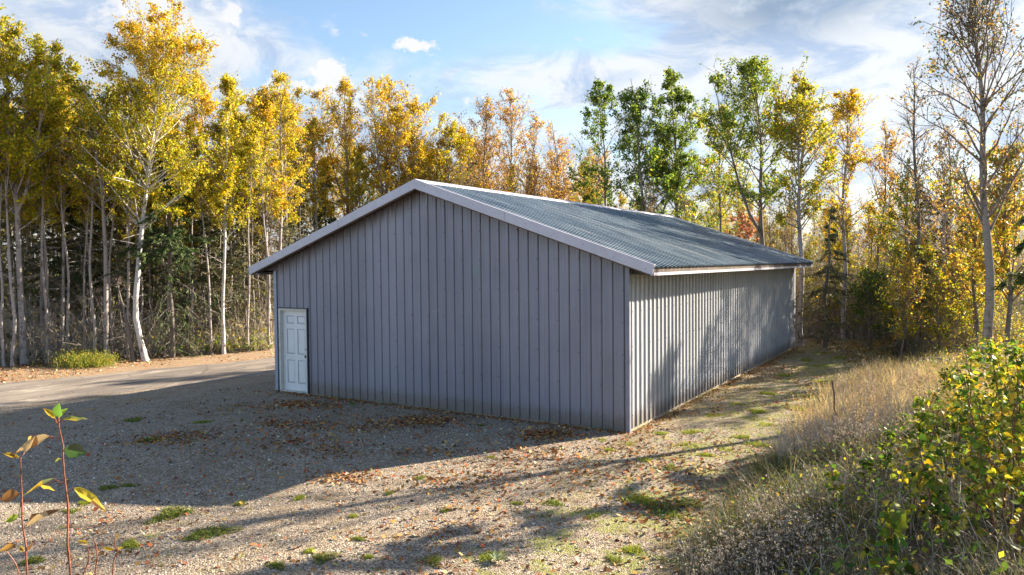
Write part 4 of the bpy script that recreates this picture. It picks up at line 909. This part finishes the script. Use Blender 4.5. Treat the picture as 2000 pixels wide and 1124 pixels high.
V = np.stack(V, 1); F = np.array([(3, 2, 1, 0), (4, 5, 6, 7), (0, 1, 5, 4), (1, 2, 6, 5), (2, 3, 7, 6), (3, 0, 4, 7)])[None]+np.arange(n_)[:, None, None]*8
q = QB(); q.add(V, F, np.repeat(pal(r, n_, [(.40, .34, .27), (.30, .25, .20), (.48, .41, .33), (.58, .51, .43), (.34, .25, .18), (.22, .19, .16)], None, .2), 6, 0))
m, n, out = mat('loose_stone'); pbsdf(n, out, n.new('ShaderNodeAttribute', attribute_name='tint').outputs['Color'], .85)
tag(q.build('loose_stones', m), 'small loose stones lying on the gravel yard', 'gravel', None, 'stuff')

# weed clumps standing in the gravel
GW = [(.12, .20, .03), (.18, .26, .03), (.30, .33, .05), (.09, .13, .03), (.32, .26, .10)]
def weed(rng, rad, n, h=.06, GW=GW):
    q = QB(); a = rng.uniform(0, 6.28, n); rr_ = rad*np.sqrt(rng.uniform(0, 1, n))*(1+.3*np.sin(a*3+rng.uniform(0, 6))); b = np.stack([rr_*np.cos(a), rr_*np.sin(a)*.7, np.zeros(n)], 1)
    blades(q, b, h*rng.uniform(.5, 1.4, n), .009, rng, pal(rng, n, GW, None, .25), .9, 4, None, .6)
    m_ = n//2; p = b[rng.integers(0, n, m_)]+np.stack([rng.normal(0, .02, m_), rng.normal(0, .02, m_), rng.uniform(.01, h*.9, m_)], 1); leaves(q, p, .022, rng, pal(rng, m_, GW, None, .2), .7)
    return q
GY = [(.34, .38, .04), (.26, .32, .04), (.42, .40, .07), (.18, .25, .03)]
wp = [weed(R_(500+i), .16, 300, GW=GW if i != 1 else GY) for i in range(3)]+[weed(R_(508), .17, 170, .04, GY)]; used = {}
WL = [(635, 1092, 1.0, 'largest bright green weed tuft at the bottom of the gravel yard, left of centre'), (957, 1088, .9, 'green weed tuft with a pale rosette beside it at the bottom centre of the yard'), (845, 1098, .8, 'dark green weed tuft just left of the pale rosette at the bottom centre'),
      (340, 1002, 1.5, 'yellow green weed patch on the sunlit gravel just below the shadow edge'), (585, 975, .65, 'small bright weed tuft just below the barn shadow, alone on pale gravel'), (1345, 872, 1.5, 'flat yellow green weed patch on gravel near the barn corner'),
      (65, 1096, .8, 'green weed tuft behind the red sapling stems in the lower left corner'), (255, 1065, .9, 'green weed tuft right of the tall foreground sapling stem')]
WG = [(420, 1042, 1.5), (385, 1050, 1.0), (605, 1078, .5), (320, 1012, 1.2), (1080, 984, .9), (1250, 980, 1.5), (1300, 1000, 1.9), (1340, 985, 1.5), (1235, 1075, .9), (700, 1055, .5), (820, 935, .6), (1175, 800+60, .8), (1190, 880, .6), (1230, 868, .8), (1290, 848, .9), (1440, 790, 1.3), (1500, 770, 1.3), (1395, 812, 1.4), (1530, 735, 1.6), (1600, 715, 1.8), (1480, 805, 1.4), (1580, 775, 1.5), (1560, 800, 1.3), (1500, 830, 1.2), (1450, 855, 1.0), (1600, 745, 1.5), (1380, 890, .8),
      (290, 860, 1.3), (260, 822, 1.3), (395, 825, 1.0), (470, 985, .6), (140, 1000, .7), (165, 985, .6), (540, 1108, .7), (870, 1000, .45), (960, 895, .4), (1010, 985, .5), (760, 965, .45), (690, 1010, .45), (1160, 1010, .7), (1200, 1095, .6), (720, 1090, .4), (210, 955, .8), (250, 950, .6), (690, 790, .5), (940, 832, .5), (1350, 845, 1.2), (1420, 880, 1.1), (1260, 900, .8), (1310, 915, .9), (1480, 870, 1.2), (1540, 850, 1.3), (1640, 700, 1.8), (1610, 690, 1.8), (1575, 705, 1.5)]
for i, e_ in enumerate([w + (None,) for w in WL]+[w+(None, 'g') for w in WG]):
    px, py, s_, lb = e_[:4]; g = gnd(px, py, 0); k = i % 3 if py > 900 or px < 1100 else (1, 3)[i % 2]
    if k not in used:
        t = wp[k].build('weed_clump', M['grass']); used[k] = t
    else: t = used[k].copy(); COL.objects.link(t)
    t.location = (g[0], g[1], tz(g[0], g[1])); t.rotation_euler = (0, 0, i*1.3); vs = .75+.5*((i*37) % 10)/10; t.scale = (s_*vs, s_/vs, .45+.25*s_)
    if len(e_) == 5: tag(t, lb, 'weed'); 
    else: tag(t, 'one of many low green weed tufts scattered over the gravel', 'weed')
    t['group'] = 'weed tufts in the gravel'
# pale rosette (mullein) at the bottom centre
g = gnd(972, 1098, 0); q = QB(); r = R_(505); a = np.arange(16)*2.4; dd = np.stack([np.cos(a), np.sin(a), .55+.5*np.arange(16)/16], 1)
big_leaves(q, np.tile([0, 0, .01], (16, 1))+dd*.01, dd, np.tile([0, 0, 1.], (16, 1)), np.linspace(.15, .07, 16), .38, pal(r, 16, [(.30, .34, .20), (.24, .30, .16)], None, .1), r, .3, .4, 0, None, 'long')
o = q.build('rosette_plant', M['bigleaf'], None, (g[0], g[1], 0)); tag(o, 'pale grey green leafy rosette on the gravel at the bottom centre', 'plant')
# dry low grass film and moss on the gravel
r = R_(506); q = QB(); xy = scat(r, 16000, -12, 2.9, -8.6, 0, 2.2, .75, 1.6, 5); b = np.column_stack([xy, terr(xy[:, 0], xy[:, 1])]); n_ = len(b)
blades(q, b, r.uniform(.02, .055, n_), .004, r, pal(r, n_, [(.45, .33, .17), (.36, .26, .14), (.22, .24, .07), (.30, .22, .12)], None, .2), 1.0, 3, None, .7)
xy = scat(r, 46000, .1, 3.2, -5, 20, 2.0, .25, 1.8, 9); b = np.column_stack([xy, terr(xy[:, 0], xy[:, 1])]); n_ = len(b)
blades(q, b, r.uniform(.02, .06, n_), .006, r, pal(r, n_, [(.36, .40, .04), (.26, .32, .03), (.48, .42, .10), (.45, .34, .16)], None, .2), 1.0, 3, None, .7)
wb = r.uniform(0, 1, 2600); kx = wb*(BW+BL); kk_ = wob(kx*2.2, kx*.7, 1.5)+r.uniform(-.5, .5, 2600) > .1; kx = kx[kk_]; n_ = len(kx); o_ = .05+np.abs(r.normal(0, .05, n_)); X_ = np.where(kx < BW, -kx, o_); Y_ = np.where(kx < BW, -o_, kx-BW)
blades(q, np.column_stack([X_, Y_, terr(X_, Y_)]), r.uniform(.04, .16, n_), .007, r, pal(r, n_, [(.16, .22, .04), (.30, .28, .08), (.42, .32, .16)], None, .2), 1.0, 4, None, .4)
tag(q.build('sparse_grass', M['grass']), 'thin dry and yellow green grass film on the gravel', 'grass', None, 'stuff')

# ------------------------------------------------------------------ planted bank on the right
def bank_pts(rng, n, x0, x1, y0, y1, thr=-.4, f=1.5):
    out = []; tot = 0
    while tot < n:
        x = rng.uniform(x0, x1, n*2); y = rng.uniform(y0, y1, n*2); k = (x > xedge(y)+rng.normal(0, .18, n*2)) & (wob(x, y, f)+rng.uniform(-.6, .6, n*2) > thr) & ((x-CAM[0])**2+(y-CAM[1])**2 > 3.2)
        out.append(np.column_stack([x[k], y[k]])); tot += k.sum()
    p = np.concatenate(out)[:n]; return np.column_stack([p, terr(p[:, 0], p[:, 1])-.01])
def tufted(b, rng, per, sd):
    n = len(b); m_ = n//per; ci = rng.integers(0, m_, n); p = b[ci, :2]+rng.normal(0, 1, (n, 2))*(sd*rng.uniform(.4, 1.6, m_))[ci][:, None]
    return np.column_stack([p, terr(p[:, 0], p[:, 1])-.01]), rng.uniform(.55, 1.25, m_)[ci], rng.uniform(.75, 1.2, (m_, 1))[ci]
STRAW = [(.62, .46, .26), (.54, .38, .21), (.70, .56, .36), (.44, .30, .17), (.30, .32, .09)]
r = R_(601); q = QB(); b = bank_pts(r, 34000, 2.6, 7.0, .5, 13, -.25); n_ = len(b); b, hh_, tn = tufted(b, r, 34, .09)
P = blades(q, b, r.uniform(.26, .66, n_)*hh_*(1-.35*sm(b[:, 1], 5, 13)), .0055, r, pal(r, n_, STRAW, None, .2)*tn, .6, 5, (-.3, 0, 0), .22)
ch = r.choice(n_, 9000, replace=False); tip = P[ch, -1]; pv = P[ch, -2]; rep = 5; t_ = r.uniform(-.1, 1.0, (9000, rep, 1)); cc = (pv[:, None]*(1-t_)+tip[:, None]*t_).reshape(-1, 3)+r.normal(0, .006, (9000*rep, 3))
leaves(q, cc, .022, r, pal(r, len(cc), [(.62, .50, .36), (.54, .40, .27), (.46, .33, .24)], None, .15), .35)
tag(q.build('dry_grass', M['grass']), 'tall straw coloured dry grass with feathery seed heads on the sunny bank', 'grass', None, 'stuff')
r = R_(602); q = QB(); b = bank_pts(r, 38000, 2.5, 8, -9.6, 1.5, -.5); n_ = len(b); b, hh_, tn = tufted(b, r, 45, .10)
P = blades(q, b, r.uniform(.12, .52, n_)*hh_, r.uniform(.003, .009, n_), r, pal(r, n_, [(.10, .11, .05), (.16, .14, .08), (.24, .19, .12), (.07, .10, .03), (.11, .14, .045), (.32, .26, .17)], None, .25)*tn, 1.7, 6, (-.4, -.2, 0), .45)
tag(q.build('bank_grass', M['grass']), 'limp grey green and brown grass in the shade of the bank', 'grass', None, 'stuff')
r = R_(603); q = QB(); b = bank_pts(r, 16000, 3.0, 8.5, -9.2, 14, -.3, 2.0); n_ = len(b); b[:, 2] += r.uniform(.03, .30, n_)*(1+.5*(b[:, 0] > 4.5))
leaves(q, b, r.uniform(.025, .06, n_)*(1+.3*(b[:, 0] > 4.5)), r, pal(r, n_, YGR[:3]+GRN+[(.30, .20, .08)], None, .25), .8, 2.0)
tag(q.build('ground_cover', M['leaf']), 'low leafy green growth among the grass on the bank', 'undergrowth', None, 'stuff')
def bpick(x0, x1, y0, y1):
    def f(rr):
        while True:
            y = rr.uniform(y0, y1); x = rr.uniform(x0, x1)
            if x > xedge(y)+.1 and (x-CAM[0])**2+(y-CAM[1])**2 > 4: return x, y
    return f
brush('weed_stalks', 'brown fuzzy dead weed stalks along the foot of the bank', 604, bpick(2.8, 4.8, -1.5, 7), 1500, .62, [(.34, .24, .18), (.28, .19, .15), (.42, .30, .22)], 26000, .018, wood=.003, spread=.4)
brush('weed_stalks', 'dark tangled dead weed stalks near the bottom right of the photo', 605, bpick(2.9, 6.5, -9.4, -3), 900, .45, [(.22, .17, .13), (.16, .13, .10), (.12, .14, .06)], 14000, .02, wood=.003, spread=.6)
brush('bank_brush', 'mixed leafy brush on top of the bank towards the right photo edge', 606, bpick(5.4, 9, 4, 21), 900, .9, YGR+BRN+[(.45, .33, .12)], 12000, .06, wood=.005, spread=.5)
brush('bank_brush', 'yellow leaved brush where the bank meets the wood', 607, bpick(4.0, 9, 14, 20.5), 800, 1.6, YGR+YEL, 10000, .065, wood=.006, spread=.5)

# aspen saplings on the bank
def sapling(rng, H, n, lf=.055, cols=YGR, lean=(0, 0), sparse=1.0):
    q = QB(); k = 12; t = np.linspace(0, 1, k); a = rng.normal(0, .12, 2)+np.array(lean)
    P = np.stack([a[0]*t**1.3*H+rng.normal(0, .006, k).cumsum(), a[1]*t**1.3*H+rng.normal(0, .006, k).cumsum(), t*H], 1); P[0, :2] = 0
    tubes(q, P, (.004+.0032*H)*(1-.8*t)+.0012, 6)
    nb = int(7*H); tb = rng.uniform(.25, .9, nb); p0, d0 = interp_poly(P, tb); az_ = np.arange(nb)*2.4+rng.uniform(0, .8, nb); L = H*(.30*(1-tb)+.08)*rng.uniform(.6, 1.2, nb); e = np.radians(rng.uniform(25, 60, nb))
    d = np.stack([np.cos(az_)*np.cos(e), np.sin(az_)*np.cos(e), np.sin(e)], 1); s_ = np.linspace(0, 1, 5)[None, :, None]
    B = p0[:, None]+L[:, None, None]*(d[:, None]*s_+rng.normal(0, .08, (nb, 1, 3))*s_**2); tubes(q, B, np.full((nb, 5), .0026)*(1-.6*s_[..., 0]), 4)
    n = int(n*sparse); on = rng.random(n) < .35; tl = rng.uniform(.18, 1, n); pl, dl = interp_poly(P, tl); bi = rng.integers(0, nb, n); f = rng.uniform(.15, 1, n)*3.999; i = f.astype(int); w_ = (f-i)[:, None]
    pb = B[bi, i]*(1-w_)+B[bi, i+1]*w_; p = np.where(on[:, None], pl, pb)
    a2 = rng.uniform(0, 6.28, n); pd = nrm(np.stack([np.cos(a2), np.sin(a2), rng.uniform(-.1, .9, n)], 1)); pe = p+pd*rng.uniform(.02, .045, n)[:, None]
    tubes(q, np.stack([p, pe], 1), np.full((n, 2), .0009), 3)
    c = QB(); ld = nrm(pd+np.array([0, 0, -1.])*rng.uniform(.2, 1.2, (n, 1))); up = nrm(rand_dirs(n, rng)*.8+np.array([0, 0, 1.]))
    big_leaves(c, pe, ld, up, lf*rng.uniform(.6, 1.2, n), rng.uniform(.75, 1.0, n), pal(rng, n, cols, None, .28)*.82, rng, .4, .7, 0)
    return q, c
M['redstem'] = simple('reddish_brown_stem', (.17, .065, .035), .55, .3, 40)
r = R_(610); SPR = []
for i, (H, n_, cl) in enumerate([(1.7, 90, GRN+YGR[:4]+YGR[2:4]), (1.4, 90, YGR+GRN[:2]), (2.1, 110, GRN+YGR[:4]), (1.2, 70, GRN[2:4]+YGR[:4]), (1.9, 80, GRN[:3]+YGR[:4]), (1.0, 60, GRN[:4]+YGR[2:4]), (.7, 46, YGR+GRN[:4]), (.5, 34, GRN[:4]+YGR)]):
    SPR.append([sapling(r, H, int(n_*1.9), .054, cl), None])
spots = [(1895, 1.30, 5.2), (1950, 1.0, 4.2), (1990, 1.1, 4.8), (1850, .9, 6.2), (1790, .85, 6.8), (1930, 1.0, 6.8), (1975, 1.1, 7.6), (1880, .95, 8.2), (1820, .8, 8.6), (2030, 1.1, 5.6), (1760, .7, 7.4), (1990, 1.1, 9.5), (1900, 1.0, 10.5), (1950, 1.1, 12), (1870, .95, 13), (1990, 1.2, 14), (1830, .8, 12.5), (1915, 1.1, 15.5), (1855, 1.0, 17.5), (1965, 1.2, 17.5), (1800, .9, 18.5), (1900, 1.2, 20), (2005, 1.2, 21),
         (1690, .55, 6.2), (1735, .6, 5.6), (1640, .45, 5.6), (1840, .7, 4.4), (1905, .75, 3.9), (1780, .6, 4.9), (1985, .8, 3.6), (1940, 1.1, 5.8), (1860, 1.0, 7.3), (1960, 1.0, 8.6), (1920, 1.1, 9.2), (2010, 1.2, 6.6), (1985, 1.2, 11), (1880, 1.0, 11.5)]
_r = R_(77); spots += [(_r.uniform(1700, 2050), 1, _r.uniform(3.2, 13)) for _ in range(36)]
for i, (px, s_, dep) in enumerate(spots):
    dep += 1.6 if dep < 9 else 0; g = at(px, 560, dep); z = tz(g[0], g[1]); top = np.interp(px, [1640, 1700, 1760, 1820, 1900, 2000], [900, 860, 805, 745, 675, 645])+[0, 60, 25, 130, 10, 90, 190][i % 7]
    HS = [1.7, 1.4, 2.1, 1.2, 1.9, 1.0, .7, .5]; hh = at(px, top, dep)[2]-z
    if hh < .25: continue
    k = int(np.argmin([abs(h_*1.0-hh)+.06*((i*5+n2_*3) % 4) for n2_, h_ in enumerate(HS)])); slot = SPR[k]; s_ = min(1.25, hh/HS[k])
    lb = 'one of many yellow green aspen saplings crowding the bank at the right'
    if slot[1] is None: t = plant('aspen_sapling', (slot[0][0], slot[0][1], 'redstem'), (g[0], g[1], z-.02), i*1.7, 1, lb, 'sapling', None, 'bigleaf'); t.scale = (s_,)*3; slot[1] = t
    else: t = dup(slot[1], (g[0], g[1], z-.02), i*1.7, s_, lb)
    t['group'] = 'aspen saplings on the bank'
    if t.children[0].name.startswith('trunk'): pass
for o in list(COL.objects):
    if o.parent is not None and o.parent.name.startswith('aspen_sapling'): o.name = 'stem' if o.name.startswith('trunk') else 'foliage'

# white seed-headed asters at the bottom
def aster(rng):
    q = QB(); n = 34; a = rng.uniform(0, 6.28, n); rr_ = .26*np.sqrt(rng.random(n)); b = np.stack([rr_*np.cos(a), rr_*np.sin(a), np.zeros(n)], 1); H = rng.uniform(.3, .6, n)
    s_ = np.linspace(0, 1, 5)[None, :, None]; P = b[:, None]+H[:, None, None]*(np.array([0, 0, 1.])*s_+rng.normal(0, .14, (n, 1, 3))*s_**2); tubes(q, P, np.full((n, 5), .0022), 4)
    m_ = n*6; bi = np.repeat(np.arange(n), 6); p = P[bi, rng.integers(2, 5, m_)]; e = p+np.stack([rng.normal(0, .05, m_), rng.normal(0, .05, m_), rng.uniform(.0, .07, m_)], 1); tubes(q, np.stack([p, e], 1), np.full((m_, 2), .0012), 3)
    c = QB(); ee = np.repeat(e, 5, 0)+rng.normal(0, .007, (m_*5, 3)); leaves(c, ee, .017, rng, pal(rng, len(ee), [(.62, .55, .46), (.50, .42, .34), (.40, .33, .26)], None, .12), .8)
    return q, c
M['deadstem'] = simple('dead_brown_stem', (.11, .075, .05), .8, .3, 30)
ap = [aster(R_(620)), aster(R_(621))]; au = [None, None]
for i, (px, py) in enumerate([(1395, 1085), (1440, 1062), (1490, 1080), (1540, 1070), (1420, 1115), (1475, 1118), (1530, 1112), (1590, 1100), (1362, 1118), (1650, 885), (1500, 1020)]):
    g = gnd(px, py, .45); z = tz(g[0], g[1]); k = i % 2
    if au[k] is None:
        t = empty('aster_clump', (g[0], g[1], z-.01)); ap[k][0].build('stems', M['deadstem'], t); ap[k][1].build('seed_heads', M['litter'], t); au[k] = t
    else: t = dup(au[k], (g[0], g[1], z-.01), i*2.1, 1)
    t.scale = (.9, .9, .85); tag(t, 'clump of dead aster stems with fluffy whitish seed heads at the bottom of the bank' if i != 9 else 'lone pale fluffy weed clump in the brown stalks behind the others', 'plant', 'seed headed asters on the bank')

# rusty stake with a bent grass blade at the bank foot
g = gnd(1637, 880, .05); z = tz(g[0], g[1]); dep = float((g-CAM)@CF); topp = at(1626, 745, dep)
st = empty('garden_stake', (g[0], g[1], z)); q = QB(); s_ = np.linspace(0, 1, 14)[:, None]; Pp = np.array([0, 0, -.1])+(topp-np.array([g[0], g[1], z])-np.array([0, 0, -.1]))*s_+R_(1).normal(0, .003, (14, 3)); tubes(q, Pp, np.full(14, .011)*np.linspace(.7, 1.15, 14), 8)
q.build('rod', simple('rusty_dark_rod', (.075, .035, .025), .8, .5, 30), st)
q = QB(); tp = Pp[-1]; s_ = np.linspace(0, 1, 10)[:, None]
for kx, kz, L in ((.42, -.30, 1), (.30, -.22, 1), (.22, -.25, .8)):
    tubes(q, tp+CR*kx*s_*L+np.array([0, 0, 1.])*(kz*s_**2+.07*np.sin(s_*3))*L+CF*.05*s_, np.full(10, .0035)*(1-.6*s_[:, 0]), 4)
q.build('bent_grass', simple('pale_straw', (.55, .42, .26), .7, .1, 30), st)
q = QB(); rr_ = R_(2); lv = Pp[rr_.integers(1, 8, 26)]+rr_.normal(0, .022, (26, 3)); leaves(q, lv, .04, rr_, pal(rr_, 26, [(.16, .07, .04), (.10, .05, .03), (.20, .12, .05)]), .6); q.build('dry_vine_leaves', M['litter'], st)
tag(st, 'thin dark rusty stake with pale dry grass bent over its top beside the gravel', 'stake')

# half hidden boulders and roadside clump
def boulder(px, py, d, s_, label):
    r = R_(int(px)); q = QB(); k1, k2 = 14, 9; th = np.arange(k1)*2*math.pi/k1; ph = np.linspace(-.5, 1, k2)*math.pi/2; V = []
    for p_ in ph:
        for t_ in th:
            u = np.array([math.cos(t_)*math.cos(p_), math.sin(t_)*math.cos(p_), math.sin(p_)]); f_ = 1+.16*math.sin(3*u[0]+2*u[2]+px)+.12*math.sin(5*u[1]+px*.3)+.06*r.normal(); V.append(u*f_*np.array(s_))
    F = [(i*k1+j, i*k1+(j+1) % k1, (i+1)*k1+(j+1) % k1, (i+1)*k1+j) for i in range(k2-1) for j in range(k1)]; q.add(V, F, None, 0, True)
    g = at(px, 560, d); o = q.build('boulder', M['stone'], None, (g[0], g[1], tz(g[0], g[1])+s_[2]*.25)); tag(o, label, 'boulder')
M['stone'] = simple('blue_grey_boulder', (.09, .095, .12), .8, .4, 6, bstr=.5)
boulder(1826, 690, 21, (.42, .4, .24), 'dark blue grey boulder in the brush beyond the dry grass')
boulder(1890, 692, 17, (.45, .4, .26), 'blue grey boulder behind yellow leaves near the big bare tree')

# foreground saplings on the left
def fg_sapling(label, depth, stem, leaves_, rad, petl=True, fork=()):
    base = at(stem[0][0], stem[0][1], depth); pts = [at(x, y, depth+dz_) for x, y, dz_ in [(a_[0], a_[1], (a_[2] if len(a_) > 2 else 0)) for a_ in stem]]
    foot = pts[0].copy(); fz = tz(foot[0]-.05, foot[1]-.1); root = np.array([foot[0]-.04, foot[1]-.05, fz])
    t = empty('poplar_sapling', tuple(root)); q = QB()
    full = np.array([root, root*.5+pts[0]*.5+np.array([.012, 0, 0])]+pts)-root
    ss = np.linspace(0, 1, len(full)); s2 = np.linspace(0, 1, 40); Pn = np.stack([np.interp(s2, ss, full[:, i]) for i in range(3)], 1)
    kk = R_(int(stem[0][0])+5).normal(0, .0035, (10, 3)); kk[0] = 0; Pn += np.stack([np.interp(s2, np.linspace(0, 1, 10), kk[:, i]) for i in range(3)], 1)*.9; rr_ = rad*(1.3-.75*s2); rr_[::6] *= 1.28; tubes(q, Pn, rr_, 8, [[.42, .12, .06]]); 
    c = QB(); r = R_(int(stem[0][0]))
    for (x0, y0, x1, y1, x2, y2, w, col, fold, edge, dz) in leaves_:
        a0 = at(x0, y0, depth)-root; a1 = at(x1, y1, depth+dz*.3)-root; a2 = at(x2, y2, depth+dz)-root     # node, leaf base, leaf tip
        mid = (a0+a1)/2-np.array([0, 0, .002]); tubes(q, np.array([a0, mid, a1]), np.array([.0016, .0012, .001])*rad/.0022, 5)
        L = np.linalg.norm(a2-a1); up = nrm(np.array([0, 0, 1.])+(-CF)*w[1]+CR*.15)
        big_leaves(c, a1[None], (a2-a1)[None], up[None], L, w[0], np.array(col), r, fold, .25, 0, edge, 'long')
    q.build('stem', M['redsap'], t); (c.build('foliage', M['bigleaf'], t) if c.V else 0); return tag(t, label, 'sapling')
M['redsap'] = simple('red_brown_sapling_stem', (.20, .062, .030), .45, .4, 90)
GRv, YLv, BRv, TAN, OLV = (.13, .26, .05), (.62, .42, .04), (.25, .12, .05), (.55, .40, .24), (.30, .34, .08)
fg_sapling('tall red stemmed poplar sapling with drying leaves in the left foreground', 1.75,
    [(139, 1150), (133, 1060), (130, 990), (126, 925), (124, 895), (120, 870), (117, 830), (112, 805), (113, 830)][:8],
    [(112, 828, 108, 818, 84, 795, (.30, .6), YLv, .5, None, .02), (113, 822, 114, 815, 113, 789, (.75, 1.5), GRv, .2, None, -.02), (115, 818, 116, 812, 131, 796, (.6, 1.3), (.24, .36, .05), .3, None, .02), (115, 825, 122, 820, 168, 813, (.30, .5), OLV, .3, YLv, .0),
     (117, 856, 97, 852, 30, 884, (.42, .8), TAN, .35, BRv, -.02), (112, 856, 62, 852, 52, 876, (.5, .8), (.5, .3, .1), .6, BRv, .02), (121, 884, 126, 877, 170, 886, (.62, 2.0), (.10, .20, .06), .15, (.04, .05, .03), -.01), (121, 900, 118, 896, 106, 902, (.5, 1), OLV, .4, None, 0),
     (122, 944, 105, 935, 40, 970, (.24, .4), (.22, .26, .12), .5, YLv, .0), (110, 940, 76, 948, 108, 958, (.3, .5), YLv, .4, BRv, .02), (128, 965, 144, 954, 206, 989, (.28, .6), (.60, .46, .05), .3, BRv, -.02)], .0022)
fg_sapling('shorter red poplar sapling with curled brown leaves at the left photo edge', 1.7,
    [(56, 1150), (50, 1100), (44, 1040), (42, 985), (41, 940), (41, 900), (44, 887)],
    [(44, 888, 38, 896, 6, 886, (.35, .8), YLv, .4, BRv, 0), (44, 888, 48, 884, 66, 852, (.45, .8), TAN, .4, YLv, .02), (42, 960, 38, 967, -2, 975, (.7, 1.4), BRv, .3, (.12, .05, .03), 0), (42, 975, 36, 1008, 8, 1020, (.5, 1.5), (.30, .38, .04), .2, None, 0), (43, 1010, 34, 1008, 52, 1002, (.5, 1), (.16, .2, .1), .5, BRv, .02),
     (44, 1030, 52, 1030, 118, 988, (.30, .7), TAN, .5, BRv, 0), (48, 1025, 56, 1020, 88, 1000, (.6, 1.2), BRv, .4, TAN, .03), (49, 1080, 46, 1078, 38, 1066, (.6, 1.2), YLv, .3, BRv, 0), (50, 1082, 54, 1076, 63, 1062, (.5, 1), BRv, .4, None, 0), (30, 1070, 30, 1068, -4, 1075, (.45, 1), (.5, .28, .08), .3, BRv, 0)], .0019)
for (lab, stem, lv) in [('short bare red shoot with one pale curled leaf, right of the tall sapling', [(158, 1150), (168, 1100), (172, 1068)], [(172, 1068, 172, 1064, 150, 1056, (.5, 1), TAN, .4, YLv, 0)]),
        ('upright leafless red shoot between the two small leafy shoots', [(182, 1150), (186, 1090), (183, 1048)], []),
        ('small red shoot with a yellow drooping leaf, farthest right of the foreground shoots', [(216, 1150), (222, 1110), (227, 1075), (226, 1048)], [(226, 1076, 222, 1076, 200, 1068, (.35, .8), YLv, .3, BRv, 0), (226, 1076, 230, 1074, 240, 1068, (.5, 1), YLv, .3, None, 0)]),
        ('thin slanting red twig in the bottom left corner', [(42, 1150), (30, 1110), (20, 1080)], [])]:
    fg_sapling(lab, 2.1, stem, lv, .0022)
for o in list(COL.objects):
    if o.name.startswith('poplar_sapling'): o['group'] = 'poplar saplings in the foreground'
# yellow green shrub on the verge by the wood
g = gnd(165, 714, -.3); q = QB(); r = R_(640); n_ = 1500; b = np.stack([r.normal(0, .5, n_), r.normal(0, .32, n_), np.zeros(n_)], 1)
t = empty('roadside_bush', (g[0], g[1], -.3)); P = blades(q, b, r.uniform(.22, .60, n_), .012, r, pal(r, n_, [(.26, .30, .06), (.34, .33, .09), (.16, .22, .04)]), .8, 4); q.build('stems', M['grass'], t)
c = QB(); i = r.integers(0, n_, 4500); cc = P[i, r.integers(1, 4, 4500)]+r.normal(0, .05, (4500, 3)); leaves(c, cc, .055, r, pal(r, 4500, [(.30, .34, .05), (.40, .38, .08), (.20, .26, .04), (.45, .30, .06)]), .6); c.build('foliage', M['leaf'], t)
tag(t, 'rounded yellow green bush on the verge left of the bent birch', 'bush')
print("obj",len(bpy.data.objects))
